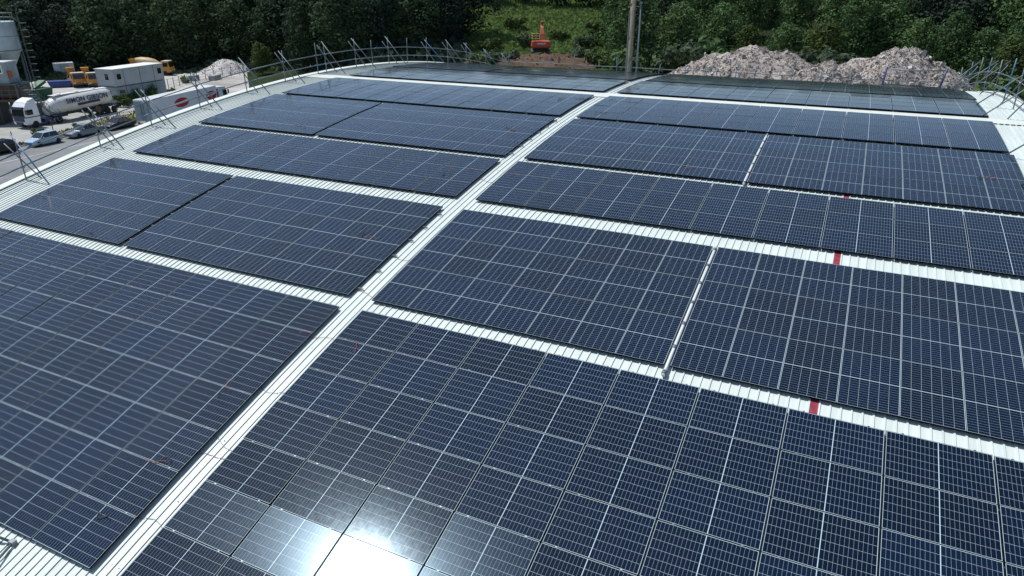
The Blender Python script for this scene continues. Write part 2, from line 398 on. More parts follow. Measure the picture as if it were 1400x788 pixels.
fld = bpy.data.objects.new('solar_panel_field', me); COL.objects.link(fld); kind(fld, 'stuff')
fld['label'] = 'farthest and least visible solar panels on the roof'

# mounting rails whose ends stick out beside the walkway
RAIL_ROWS = []
for (bname, side, yfar, rows, por, subs) in BLK:
    if not por or yfar > 20: continue
    y1 = yfar
    for r in range(rows):
        y0 = back(y1, 1.750)
        for k, t in enumerate((0.24, 0.76)):
            y = y0 + (y1 - y0) * t; xa = subs[0][0]; xb = subs[-1][0] + side * subs[-1][1] * WP
            RAIL_ROWS.append((bname, side, y, xa - side * (0.20 if side < 0 else 0.07), xb, 2 * r + (0 if t > 0.5 else 1)))
        y1 = y0
for (bname, side, y, xa, xb, k) in RAIL_ROWS:
    b = MB(); b.box(((xa + xb) / 2, y, zp(y) - 0.068), (abs(xb - xa), 0.045, 0.045))
    o = b.build('mounting_rail', M['alu'])
    tag(o, f"aluminium rail end beside the walkway, {ORD[k]} rail down, {bname}", 'mounting rail', 'mounting rails under the panels')

# ================================================================== WAREHOUSE
XL, XR, Y0, Y1 = -19.25, 17.75, -10.6, 47.5
house = empty('warehouse', (0, 18, GZ), 'large warehouse with an arched white ribbed roof carrying solar panels', 'building')
def hp(b, name, m, **k):
    o = b.build(name, m, **k); o.parent = house; o.matrix_parent_inverse = Matrix.Translation((0, -18, -GZ)); return o
b = MB(); ys = [Y0 + (Y1 - Y0) * i / 64 for i in range(65)]
prof = [(XL, 0.0)]
x = XL + 0.07
while x < XR - 0.1:
    prof += [(x - 0.024, 0), (x - 0.017, 0.023), (x + 0.017, 0.023), (x + 0.024, 0)]; x += 0.2
prof.append((XR, 0.0)); n = len(prof)
vs = [(px, y, zr(y) + pz) for y in ys for px, pz in prof]
fs = [(i * n + j, i * n + j + 1, (i + 1) * n + j + 1, (i + 1) * n + j) for i in range(64) for j in range(n - 1)]
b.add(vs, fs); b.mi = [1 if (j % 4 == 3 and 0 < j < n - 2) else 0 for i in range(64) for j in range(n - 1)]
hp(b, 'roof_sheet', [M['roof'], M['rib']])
def along(xa, xb, za, zb, m, name, y0=Y0, y1=Y1, steps=64, h=0.03):
    b = MB(); rings = []
    for i in range(steps + 1):
        y = y0 + (y1 - y0) * i / steps; z = zr(y)
        rings.append([(xa, y, z + za), (xb, y, z + zb), (xb, y, z + zb + h), (xa, y, z + za + h)])
    b.loft(rings); return hp(b, name, m)
along(XL - 0.22, XL + 0.12, 0.075, 0.045, M['flash'], 'verge_flashing'); along(XR - 0.12, XR + 0.2, 0.045, 0.075, M['flash'], 'verge_flashing')
along(XL - 0.24, XL - 0.223, -0.3, -0.3, M['flash'], 'verge_fascia', h=0.4); along(XR + 0.203, XR + 0.22, -0.3, -0.3, M['flash'], 'verge_fascia', h=0.4)
along(XL + 0.14, XR - 0.14, 0.026, 0.026, M['flash'], 'ridge_cap', 20.36, 21.42, 8, 0.006)
for xx, nm in ((XL, 'left'), (XR, 'right')):
    b = MB(); rings = [[(xx - 0.1, y, GZ), (xx + 0.1, y, GZ), (xx + 0.1, y, zr(y) - 0.05), (xx - 0.1, y, zr(y) - 0.05)] for y in ys[::4]]
    b.loft(rings); hp(b, 'gable_wall', M['wall'])
for yy in (Y0 + 0.15, Y1 - 0.15):
    b = MB(); b.box(((XL + XR) / 2, yy, (GZ + zr(yy) - 0.1) / 2), (XR - XL - 0.24, 0.2, zr(yy) - 0.1 - GZ)); hp(b, 'eaves_wall', M['wall'])
for yy, s in ((Y0, -1), (Y1, 1)):
    b = MB(); z = zr(yy) - 0.12; b.box(((XL + XR) / 2, yy + s * 0.10, z), (XR - XL, 0.18, 0.02)); b.box(((XL + XR) / 2, yy + s * 0.19, z + 0.05), (XR - XL, 0.02, 0.12)); hp(b, 'gutter', M['wall'])
# short dark filler pieces under the ridge cap where no panels cover it (right end)
b = MB()
x = 16.1
while x < 17.5: b.box((x, 20.35, zr(20.35) + 0.03), (0.13, 0.02, 0.025)); x += 0.2
hp(b, 'profile_filler', M['trim'])
# sheet fixings on the bare strips
b = MB()
for yy in [y * 1.5 - 9 for y in range(38)]:
    for xx in [XL + 0.25 + 0.2 * k for k in range(12)] + [-0.45, -0.25] + [16.45 + 0.2 * k for k in range(6)]:
        if rnd.random() < 0.8: b.box((xx, yy + rnd.uniform(-.04, .04), zr(yy) + 0.004), (0.022, 0.022, 0.012))
hp(b, 'sheet_fixing', M['coupler'])
bpy.data.objects['sheet_fixing']['kind'] = 'stuff'

# red strip lying in one roof pan under the panels, seen in the gaps
b = MB(); rings = []
for i in range(41):
    y = -0.2 + 22.6 * i / 40; z = zr(y); rings.append([(11.045, y, z + .004), (11.205, y, z + .004), (11.205, y, z + .014), (11.045, y, z + .014)])
b.loft(rings); tag(b.build('red_strip', M['red']), 'red plastic strip lying along the roof, showing between the right-hand panel blocks', 'plastic strip')

# conduits in the gaps between the two halves of the portrait blocks on the right
def conduit(y0, y1, label):
    t = empty('cable_conduit', (8.045, (y0 + y1) / 2, zp((y0 + y1) / 2)), label, 'conduit', 'conduits between the right-hand blocks')
    off = Matrix.Translation(-t.location)
    k = 10; b = MB(); b.tube([(8.035, y0 + (y1 - y0) * i / k, zp(y0 + (y1 - y0) * i / k) - 0.02) for i in range(k + 1)], 0.042, 10)
    o = b.build('tube', M['conduit'], t, smooth=True); o.matrix_parent_inverse = off
    for i in range(7):
        y = y0 + (y1 - y0) * (i + 0.1) / 6.3; b = MB(); b.tube([(8.035, y - .05, zp(y - .05) - .02), (8.035, y + .05, zp(y + .05) - .02)], 0.058, 10)
        o = b.build('coupling', M['galv'], t, smooth=True); o.matrix_parent_inverse = off
conduit(0.15, 5.62, 'silver conduit with couplings splitting the second right-hand panel block')
conduit(10.0, 15.4, 'silver conduit with couplings splitting the fourth right-hand panel block')

# loose cable tails lying on the panels
CAB = [(-1.18, -1.28, 'r', 'nearest left-hand block, second row'), (-1.47, -3.48, 'rb', 'nearest left-hand block, fourth row'), (-1.29, -5.49, 'rb', 'nearest left-hand block, fifth row'),
       (-1.11, -6.84, 'b', 'corner panel of the nearest left-hand block'), (0.49, -1.11, 'r', 'nearest right-hand block by the walkway'), (-2.05, 7.99, 'rb', 'third left-hand block'),
       (-2.06, 13.03, 'rb', 'fourth left-hand block by the walkway'), (5.74, 10.86, 'rb', 'fourth right-hand block near its lower edge'), (14.8, 12.69, 'rb', 'outer half of the fourth right-hand block'),
       (-1.11, 8.59, 'r', 'third left-hand block right beside the walkway'), (0.52, 8.51, 'r', 'third right-hand block beside the walkway'), (-2.3, 3.12, 'rb', 'second left-hand block'),
       (-11.24, 11.02, 'rb', 'outer half of the fourth left-hand block'), (-1.89, 18.48, 'rb', 'fifth left-hand block, left of two'), (-1.25, 19.05, 'rb', 'fifth left-hand block, right of two'),
       (-1.48, 15.98, 'b', 'lower corner of the fifth left-hand block'), (0.5, 19.11, 'b', 'upper part of the fifth right-hand block'), (0.68, 16.52, 'rb', 'lower part of the fifth right-hand block'),
       (-11.47, 0.63, 'b', 'outer half of the second left-hand block'), (0.48, 22.8, 'rb', 'sixth right-hand block')]
def squiggle(x, y, s):
    pts = []; a = rnd.uniform(0, 6.28); px, py = x, y
    for i in range(9):
        pts.append((px, py, zp(py) + 0.014 + 0.03 * rnd.random())); a += rnd.uniform(-1.3, 1.3); px += math.cos(a) * s; py += math.sin(a) * s * 0.7
    return pts
for x, y, kk, where in CAB:
    t = empty('cable_tail', (x, y, zp(y)), f"loose {'red and black' if kk == 'rb' else 'red' if kk == 'r' else 'black'} cable end lying on the {where}", 'cable', 'loose cable ends on the panels')
    for k in kk:
        b = MB(); b.tube(squiggle(x + (0.16 if k == 'r' else -0.1), y + rnd.uniform(-.08, .08), 0.075), 0.0075, 6)
        o = b.build('red_lead' if k == 'r' else 'black_lead', M['redwire'] if k == 'r' else M['blackwire'], t, smooth=True)
        o.matrix_parent_inverse = Matrix.Translation(-t.location)
# wires crossing the walkway
WIRE = [(-0.25, 'g', 'thin red wire crossing the walkway level with the first panel row'), (-0.10, 'r', ''), ]
for y, c, lab in ((-1.15, 'r', 'thin red wire crossing the white walkway near the top of the nearest blocks'), (-3.0, 'b', 'thin grey wire crossing the white walkway beside the third panel row'),
                  (-4.6, 'b', 'thin grey wire crossing the walkway beside the fifth panel row'), (-5.1, 'r', 'thin red wire lying slantwise on the walkway by the fifth row'),
                  (-6.6, 'b', 'looped grey wire on the walkway near the bottom of the picture'), (0.75, 'r', 'thin red wire crossing the walkway at the second blocks'), (8.0, 'r', 'red wire crossing the walkway at the third blocks'), (2.6, 'r', 'short red wire crossing the walkway beside the rail ends')):
    pts = []; k = 14
    for i in range(k + 1):
        u = i / k; xx = -0.78 + 0.86 * u; yy = y + 0.09 * math.sin(u * 4.2 + y) + (0.35 * u if c == 'r' and abs(y + 5.1) < .1 else 0)
        rib = (xx - (XL + 0.07)) / 0.2; fr = abs(rib - round(rib)) * 0.2
        pts.append((xx, yy, zr(yy) + 0.012 + 0.027 * max(0, 1 - fr / 0.06)))
    b = MB(); b.tube(pts, 0.006, 6); tag(b.build('wire', M['redwire'] if c == 'r' else M['coupler'], smooth=True), lab, 'wire', 'wires across the walkway')

# ================================================================== SCAFFOLD GUARD RAILS
def scaffold(name, label, side, xo, ysl):
    root = empty('scaffold_guardrail', (xo, 20, zr(20)), label, 'guard rail', 'scaffold guard rails round the roof edge')
    inv = Matrix.Translation(-root.location)
    def part(b, nm, m): o = b.build(nm, m, root, smooth=True); o.matrix_parent_inverse = inv; return o
    for i, y in enumerate(ysl):
        z = zr(y); j = lambda a: rnd.uniform(-a, a); s = side            # s = -1: inside lies towards +X
        m1, m2, m3 = (M['galv'], M['galv'], M['blue'] if i % 3 == 1 else M['galv']) if s < 0 else (M['blue'] if i % 2 else M['steelpole'], M['galv'], M['steelpole'] if i % 2 else M['galv'])
        b = MB(); b.tube([(xo, y, z + .02), (xo + s * 0.02 + j(.05), y + j(.06), z + 1.5 + (0.35 if s > 0 else 0.25) + j(.12))], 0.0265, 8); part(b, 'post', m1)
        if (s < 0 and y in SINGLE) or (s > 0 and i % 3 == 2): continue
        b = MB(); b.tube([(xo - s * 0.55, y + 0.28 + j(.06), z + .02), (xo + s * (0.28 + j(.05)), y - 0.30, z + 1.62 + j(.1))], 0.0265, 8); part(b, 'leg', m2)
        L = 1.65 if s < 0 else 1.7
        b = MB(); b.tube([(xo - s * 1.5 + j(.08), y + 0.05 + j(.1), z + .02), (xo + s * (0.2 if s < 0 else 0.35), y + j(.06), z + L + 0.1 + j(.1))], 0.0265, 8); part(b, 'brace', m3)
        for h in (0.55, 1.12):
            b = MB(); b.box((xo + s * 0.0, y, z + h), (0.11, 0.12, 0.10)); part(b, 'coupler', M['coupler'])
    for h in (0.55, 1.12):
        ya = ysl[0] - 2.6; seg = 0
        while ya < ysl[-1] + 0.4:
            yb = min(ya + 6.2, ysl[-1] + 0.4); mid = (ya + yb) / 2
            b = MB(); b.tube([(xo + side * 0.05, ya, zr(ya) + h), (xo + side * 0.05, mid, zr(mid) + h + 0.01), (xo + side * 0.05, yb, zr(yb) + h)], 0.0265, 8)
            part(b, 'rail', M['galv'] if side < 0 or seg % 2 else M['galv'])
            b = MB(); b.tube([(xo + side * 0.05, yb - 0.55, zr(yb - .55) + h), (xo + side * 0.05, min(yb + 0.5, ysl[-1] + .5), zr(yb + .5) + h)], 0.029, 8); part(b, 'blue_sleeve', M['blue'])
            ya = yb - 0.0; seg += 1
    return root
SINGLE = (21.4, 27.0, 31.2)
YL = [-0.4, 3.1, 6.55, 9.3, 12.25, 15.5, 18.5, 21.4, 22.2, 25.2, 27.0, 28.9, 31.2, 33.9, 37.0, 40.0, 43.5, 47.0]
scaffold('left', 'grey scaffold tube guard rail along the left roof edge above the road', -1, -19.0, YL)
YR = [12.2, 15.3, 18.4, 21.4, 24.3, 27.0, 30.0, 33.4, 36.6, 40.0, 44.0]
scaffold('right', 'blue and grey scaffold guard rail with long braces at the right roof edge', 1, 17.25, YR)
# far eaves rail
root = empty('scaffold_guardrail', (0, Y1, zr(Y1)), 'pale blue scaffold rail with short posts along the far roof edge', 'guard rail', 'scaffold guard rails round the roof edge')
inv = Matrix.Translation(-root.location)
for h, m in ((1.18, M['galv']), (0.62, M['blue'])):
    b = MB(); b.tube([(XL + 2.2 * i, Y1 + 0.15, zr(Y1) + h + rnd.uniform(-.03, .03)) for i in range(18) if XL + 2.2 * i < XR], 0.03, 8)
    o = b.build('rail', m, root, smooth=True); o.matrix_parent_inverse = inv
for i, x in enumerate([-18.9, -16.9, -15.2, -14.6, -12.4, -11.0, -8.2, -7.0, -4.6, -2.2, -0.6, 0.4, 1.8, 3.4, 6.2, 8.4, 10.2]):
    b = MB(); top = 1.5 + rnd.uniform(0, .55); lean = rnd.uniform(-.05, .05) if i % 4 else 0.25
    b.tube([(x, Y1 + .12, zr(Y1) - .1), (x + lean, Y1 + .12, zr(Y1) + top)], 0.028, 8)
    o = b.build('post', M['blue'] if i % 3 == 0 else M['galv'], root, smooth=True); o.matrix_parent_inverse = inv
# loading gate frame with net
root = empty('loading_gate', (14.7, Y1 + .2, zr(Y1)), 'net gate between two indigo posts at the far roof edge before the rubble', 'gate')
inv = Matrix.Translation(-root.location); gz = zr(Y1)
for x, lean in ((12.75, 0.12), (16.55, 0.35)):
    b = MB(); b.tube([(x - lean * 0.6, Y1 + .2, gz - .3), (x + lean * 0.5, Y1 + .2, gz + 2.15)], 0.075, 8); o = b.build('post', M['navyp'], root, smooth=True); o.matrix_parent_inverse = inv
b = MB(); b.tube([(12.8, Y1 + .2, gz + 2.02), (14.6, Y1 + .2, gz + 1.96), (16.7, Y1 + .2, gz + 2.04)], 0.045, 6); o = b.build('top_rail', M['coupler'], root, smooth=True); o.matrix_parent_inverse = inv
b = MB(); b.tube([(12.7, Y1 + .2, gz + 0.85), (16.5, Y1 + .2, gz + 0.80)], 0.07, 6); o = b.build('bottom_rail', M['trim'], root, smooth=True); o.matrix_parent_inverse = inv
b = MB()
for i in range(13): b.tube([(12.8 + i * .3, Y1 + .2, gz + .55), (12.8 + i * .31, Y1 + .2, gz + 2.0)], 0.007, 4)
for i in range(6): b.tube([(12.75, Y1 + .2, gz + .7 + i * .24), (16.6, Y1 + .2, gz + .7 + i * .24)], 0.007, 4)
o = b.build('net', M['galv'], root); o.matrix_parent_inverse = inv
# two tubes of another frame just reaching into the lower left corner
root = empty('scaffold_prop', (-2.84, -7.91, zr(-7.91)), 'two joined grey scaffold tubes on the roof in the lower left corner', 'scaffold')
inv = Matrix.Translation(-root.location); f = Vector((-2.84, -7.91, zr(-7.91) + .06))
b = MB(); b.tube([f, (-4.3, -8.2, zr(-8.2) + 0.42)], 0.0265, 8); o = b.build('tube', M['galv'], root, smooth=True); o.matrix_parent_inverse = inv
b = MB(); b.tube([f, (-2.6, -8.75, zr(-8.75) + 0.18), (-2.2, -10.2, zr(-10.2) + .55)], 0.0265, 8); o = b.build('tube', M['galv'], root, smooth=True); o.matrix_parent_inverse = inv
b = MB(); b.box(f, (0.12, 0.1, 0.1)); o = b.build('coupler', M['coupler'], root); o.matrix_parent_inverse = inv

# ================================================================== GROUND
def sstep(a, b, x): t = max(0, min(1, (x - a) / (b - a))); return t * t * (3 - 2 * t)
def terrain(az, d):
    w = sstep(47, 36, az)
    h = GZ + 3.3 * w * sstep(70, 112, d)
    d0 = 182 + (139 - 182) * w
    slope = 0.20 + 0.06 * sstep(10, -5, az)
    h += min(12.5, max(0, d - d0) * slope) + 0.9 * w * sstep(d0 - 6, d0 + 6, d) * (noise.noise(Vector((az * .25, d * .06, 3))) )
    return h
def terrain_at(x, y):
    dx, dy = x - CAM.x, y - CAM.y
    return terrain(math.degrees(math.atan2(-dx, dy)), math.hypot(dx, dy))
b = MB(); b.add([(-3000, -3000, GZ - 0.02), (3000, -3000, GZ - 0.02), (3000, 3000, GZ - 0.02), (-3000, 3000, GZ - 0.02)], [(0, 1, 2, 3)])
kind(b.build('ground', M['earth']), 'structure')
b = MB(); azs = [-70 + i * 1.5 for i in range(121)]; ds = [66, 74, 82, 90, 98, 106, 112, 120, 130, 138, 144, 150, 158, 166, 174, 182, 190, 200, 215, 235, 260, 300, 360, 430]
vs = []
for a in azs:
    for d in ds:
        p = polar(a, d); h = terrain(a, d); vs.append((p.x, p.y, h if h > GZ + .05 else GZ - 0.3))
k = len(ds); b.add(vs, [(i * k + j, i * k + j + 1, (i + 1) * k + j + 1, (i + 1) * k + j) for i in range(len(azs) - 1) for j in range(k - 1)])
kind(b.build('hillside', M['hill'], smooth=True), 'structure')
def sheet(name, pts, z, m):
    b = MB(); b.add([(x, y, z) for x, y in pts], [tuple(range(len(pts)))]); return kind(b.build(name, m), 'structure')
def kerbx(y): return -76.85 - 0.10 * (y - 35)
sheet('road', [(-55, -40), (-40, 140), (kerbx(140), 140), (kerbx(-40), -40)], GZ - 0.012, M['asphalt'])
sheet('grass_verge', [(kerbx(-40) - .15, -40), (kerbx(75) - .15, 75), (-90, 75), (-82.0, 44.3), (-77.6, 33), (-77.0, 30), (-74, -40)], GZ + 0.05, M['dry'])
sheet('concrete_apron', [(-77.6, 33), (-82, 44.3), (-90, 75), (-97, 75), (-93.5, 55), (-90, 36), (-86, 28), (-77.0, 30)], GZ + 0.054, M['slab'])
sheet('yard', [(-84, 20), (-93.0, 52), (-97, 76), (-100, 84), (-88, 140), (-190, 140), (-190, 20)], GZ + 0.046, M['yard'])
sheet('yard_path', [(kerbx(76), 76), (-97, 76), (-100, 84), (-88, 140), (-70, 140)], GZ + 0.048, M['yard'])
b = MB()
for i in range(60):
    y = -20 + i * 2; b.box((kerbx(y) - 0.06, y, GZ + 0.05), (0.14, 1.98, 0.13), rot=Matrix.Rotation(R(5.7), 3, 'Z'))
kind(b.build('kerb', M['kerb']), 'structure')
b = MB()
for i in range(18):
    y = 0 + i * 6; b.box((-64.2 - 0.1 * (y - 25), y, GZ - 0.007), (0.12, 3.4, 0.006), rot=Matrix.Rotation(R(5.7), 3, 'Z'))
kind(b.build('road_marking', M['paint']), 'structure')
b = MB(); b.add([(-70.3 - .1 * (y - 25) + dx, y, GZ - 0.008) for y in (-20, 120) for dx in (0, 0.11)], [(0, 1, 3, 2)]); kind(b.build('road_edge_marking', M['paint']), 'structure')

# ================================================================== VEHICLES
def wheel(parent, x, y, r=0.32, w=0.22, side=1, rim='rim', gz=0.0):
    b = MB(); b.lathe([(r * .62, -w / 2), (r * .93, -w / 2), (r, -w / 2 + .04), (r, w / 2 - .04), (r * .93, w / 2), (r * .62, w / 2)], 18, (x, y, gz + r), 'x')
    t = b.build('wheel', M['tyre'], parent, smooth=True, angle=40)
    b = MB(); b.lathe([(r * .60, -w / 2 + .02), (r * .60, w / 2 - .03), (r * .2, w / 2 - .05)] if side > 0 else [(r * .2, -w / 2 + .05), (r * .60, -w / 2 + .03), (r * .60, w / 2 - .02)], 14, (x, y, gz + r), 'x')
    b.build('rim', M[rim], t, smooth=True, angle=40)
def car(name, x, y, rz, paint, label, shape, L=4.2, Wd=1.74, H=1.46):
    """front faces -Y in local space"""
    root = empty(name, (x, y, GZ - 0.012), label, 'car', 'cars parked along the kerb' if 'kerb' in label or 'road' in label else None, rz)
    w = Wd / 2; f = -L / 2; e = L / 2
    def ring(yy, zl, zt, ww, in_=0.06):
        zb = zl + (zt - zl) * 0.45
        return [(-ww * .92, yy, zl), (ww * .92, yy, zl), (ww, yy, zl + .12), (ww, yy, zb), (ww * (1 - in_), yy, zt), (-ww * (1 - in_), yy, zt), (-ww, yy, zb), (-ww, yy, zl + .12)]
    hood = {'hatch': 0.27, 'saloon': 0.29, 'estate': 0.28}[shape]; blt = 0.93 if shape == 'hatch' else 0.90
    tail = 0.06 if shape == 'hatch' else (0.20 if shape == 'saloon' else 0.05)
    b = MB()
    b.loft([ring(f, .32, .60, w * .78), ring(f + .12, .22, .70, w * .93), ring(f + .5, .19, .80, w), ring(f + L * hood, .19, blt - .02, w), ring(0, .19, blt, w), ring(e - L * tail - .3, .19, blt + .02, w), ring(e - .16, .24, blt - .02, w * .95), ring(e, .36, blt - .16, w * .84)])
    b.build('body', M[paint], root, smooth=True, angle=50)
    y0, y1, y2, y3 = f + L * hood, f + L * (hood + .16), e - L * (tail + (.10 if shape != 'saloon' else .16)), e - L * tail - .06
    cw, rw = w * .93, w * .74
    lower = [(-cw, y0, blt - .01), (cw, y0, blt - .01), (cw, y3, blt + .0), (-cw, y3, blt + .0)]
    upper = [(-rw, y1, H - .05), (rw, y1, H - .05), (rw, y2, H - .03), (-rw, y2, H - .03)]
    b = MB(); b.loft([lower, upper]); b.build('window_glass', M['glass'], root)
    rt = [(-rw * .9, y1 + .15, H), (rw * .9, y1 + .15, H), (rw * .9, y2 - .1, H), (-rw * .9, y2 - .1, H)]
    b = MB(); b.loft([[(p[0] * 1.03, p[1], p[2]) for p in upper], rt]); b.build('roof', M[paint], root, smooth=True, angle=30)
    b = MB()
    for s in (-1, 1):
        for t in (0.0, 0.44, 0.97):
            lo = Vector(lower[0]).lerp(Vector(lower[3]), t); hi = Vector(upper[0]).lerp(Vector(upper[3]), t); lo.x *= -s * 1.012; hi.x *= -s * 1.012
            b.tube([lo, hi], .045 if t != .44 else .035, 5)
    b.build('pillar', M[paint], root)
    for s in (-1, 1):
        for yy in (f + L * .19, e - L * .19): wheel(root, s * (w - .09), yy, .315, .2, s)
        b = MB(); b.box((s * w * .66, f + .10, .62), (.34, .14, .13)); b.build('headlight', M['lamp'], root, bevel=.03)
        b = MB(); b.box((s * w * .70, e - .06, .74), (.22, .08, .2)); b.build('tail_light', M['tail'], root, bevel=.02)
        b = MB(); b.box((s * (w + .08), y0 + .3, blt + .06), (.18, .1, .12)); b.build('mirror', M[paint], root, bevel=.03)
    b = MB(); b.box((0, f + .015, .42), (Wd * .6, .05, .14)); b.build('grille', M['trim'], root)
    return root
RZ = R(5.0)
car('parked_car', -75.5, 31.6, RZ, 'carblack', 'black estate car at the kerb, cut by the left edge of the picture', 'estate', 4.6)
car('parked_car', -75.75, 37.25, RZ, 'carblue', 'pale blue hatchback parked at the kerb between black car and silver saloon', 'hatch', 3.95, 1.7, 1.5)
car('parked_car', -76.3, 42.75, RZ, 'carsilver', 'grey silver saloon car parked at the kerb in front of the tanker', 'saloon', 4.6)
car('parked_car', -76.85, 48.1, R(7), 'cardark', 'charcoal saloon car parked at the kerb behind the white lorry', 'saloon', 4.5)
car('parked_car', -93.5, 111.2, R(75), 'carred', 'red car half hidden behind the far end of the left guard rail', 'hatch', 4.2, 1.75, 1.5)

# --- bulk powder tanker (front faces -Y)
root = empty('tanker_lorry', (-88.6, 49.6, GZ + 0.054), 'white and navy bulk powder tanker lorry standing on the concrete apron', 'lorry', None, R(7.2))
cabf = -8.3
b = MB(); b.loft([[(-1.2, cabf + .05, .55), (1.2, cabf + .05, .55), (1.2, cabf + 2.2, .55), (-1.2, cabf + 2.2, .55)], [(-1.25, cabf, 1.5), (1.25, cabf, 1.5), (1.25, cabf + 2.25, 1.5), (-1.25, cabf + 2.25, 1.5)],
                  [(-1.22, cabf + .12, 2.75), (1.22, cabf + .12, 2.75), (1.22, cabf + 2.2, 2.9), (-1.22, cabf + 2.2, 2.9)], [(-1.05, cabf + .75, 3.5), (1.05, cabf + .75, 3.5), (1.1, cabf + 2.15, 3.75), (-1.1, cabf + 2.15, 3.75)]])
cab = b.build('cab', M['white'], root, bevel=.08)
b = MB(); b.add([(-1.1, cabf + .0, 1.75), (1.1, cabf + .0, 1.75), (1.08, cabf + .1, 2.62), (-1.08, cabf + .1, 2.62)], [(0, 1, 2, 3)]); b.add([(-1.1, cabf - .03, 1.75), (1.1, cabf - .03, 1.75), (1.08, cabf + .07, 2.62), (-1.08, cabf + .07, 2.62)], [(3, 2, 1, 0)]); b.build('windscreen', M['glass'], cab)
for s in (-1, 1):
    b = MB(); b.box((s * 1.245, cabf + .85, 2.2), (.03, .9, .7)); b.build('side_window', M['glass'], cab)
    b = MB(); b.box((s * 1.26, cabf + 1.1, 1.55), (.03, 2.2, .12)); b.build('stripe', M['navy'], cab)
    b = MB(); b.box((s * 1.45, cabf + .1, 2.3), (.2, .12, .6)); b.build('mirror', M['trim'], cab, bevel=.03)
    b = MB(); b.box((s * .9, cabf - .02, .85), (.4, .1, .22)); b.build('headlight', M['lamp'], cab)
b = MB(); b.box((0, cabf - .03, 1.25), (1.9, .06, .5)); b.box((0, cabf - .04, .75), (1.3, .06, .3)); b.build('grille', M['navy'], cab)
b = MB(); b.box((0, cabf + .05, 2.82), (2.3, .35, .32)); b.build('sun_visor', M['navy'], cab, bevel=.04)
b = MB(); b.loft([[(-1.0, cabf + .7, 3.5), (1.0, cabf + .7, 3.5), (1.05, cabf + 2.1, 3.72), (-1.05, cabf + 2.1, 3.72)], [(-.85, cabf + 1.1, 3.75), (.85, cabf + 1.1, 3.75), (1.0, cabf + 2.05, 4.0), (-1.0, cabf + 2.05, 4.0)]]); b.build('air_deflector', M['white'], cab, bevel=.05)
b = MB(); b.box((0, cabf - .05, 1.62), (2.4, .06, .22)); b.build('front_band', M['navy'], cab)
b = MB(); b.box((0, cabf + 4.6, .85), (.9, 5.2, .35)); b.box((0, cabf + 3.5, .75), (2.35, 1.3, .5)); b.build('chassis', M['navy'], root)
b = MB(); b.box((0, 1.9, 1.1), (1.1, 10.0, .4)); b.box((0, 3.6, .85), (2.2, 4.0, .45)); b.build('trailer_frame', M['chassis'], root)
rings = []
for yy, r_, zc in ((-4.1, .35, 1.75), (-4.0, .7, 1.85), (-3.3, 1.05, 2.15), (-2.5, 1.2, 2.35), (0, 1.27, 2.42), (5.5, 1.27, 2.52), (6.3, 1.22, 2.55), (6.8, .95, 2.55), (7.0, .5, 2.55)):
    rings.append([(r_ * math.cos(2 * math.pi * j / 24), yy, zc + r_ * 1.0 * math.sin(2 * math.pi * j / 24)) for j in range(24)])
b = MB(); b.loft(rings); tk = b.build('tank', M['cream'], root, smooth=True, angle=50)
b = MB(); b.box((0, 1.9, 3.74), (.9, 9.5, .06))
for yy in (-1.5, 1.5, 4.5): b.lathe([(.3, 0), (.3, .14), (.1, .18)], 12, (0, yy, 3.76))
b.build('walkway', M['white'], tk)
b = MB()
for yy in (-1.2, 1.6, 4.4): b.lathe([(1.0, 0), (.25, -1.0)], 14, (0, yy, 1.75))
b.build('hopper', M['chassis'], tk)
for s in (-1, 1):
    wheel(root, s * 1.08, cabf + 1.35, .5, .32, s, 'rimcream'); wheel(root, s * 1.08, cabf + 5.1, .5, .4, s, 'rimcream')
    for yy in (4.0, 5.3, 6.6): wheel(root, s * 1.08, yy, .5, .34, s, 'rimcream')
    b = MB(); b.box((s * 1.1, cabf + 5.1, 1.12), (.5, 1.3, .06)); b.build('mudguard', M['navy'], root)
    b = MB(); b.box((s * 1.12, 5.3, 1.14), (.45, 3.9, .05)); b.build('mudguard', M['navy'], root)
def letters(txt, size, loc, rot, m, parent, name='lettering', shear=0.0, bold=0.0, sx=1.0):
    c = bpy.data.curves.new(name, 'FONT'); c.body = txt; c.size = size; c.extrude = 0.006; c.align_x = 'CENTER'; c.align_y = 'CENTER'; c.shear = shear; c.offset = bold; c.space_character = 1.08
    o = bpy.data.objects.new(name, c); COL.objects.link(o); c.materials.append(M[m]); 
    bpy.context.view_layer.update(); me = bpy.data.meshes.new_from_object(o.evaluated_get(bpy.context.evaluated_depsgraph_get())); bpy.data.objects.remove(o)
    o = bpy.data.objects.new(name, me); COL.objects.link(o); o.parent = parent; o.location = loc; o.rotation_euler = rot; o.scale = (sx, 1, 1)
    return o
for s, rz in ((1, R(90)), (-1, R(-90))):
    letters('SIMON GIBSON', 0.98, (s * 1.30, 2.1, 2.80), (R(90 - 13 ), 0, rz), 'navy', tk, bold=0.022)
    b = MB(); b.loft([[(s * 1.235, y, 2.03 + .05 * math.sin((y - 2) * .9)), (s * 1.29, y, 2.03 + .05 * math.sin((y - 2) * .9)), (s * 1.305, y, 2.38 + .05 * math.sin((y - 2) * .9)), (s * 1.24, y, 2.38 + .05 * math.sin((y - 2) * .9))] for y in [0.3 + .3 * i for i in range(14)]])
    b.build('ribbon', M['navy'], tk)

root.scale = (.95, .95, .95)
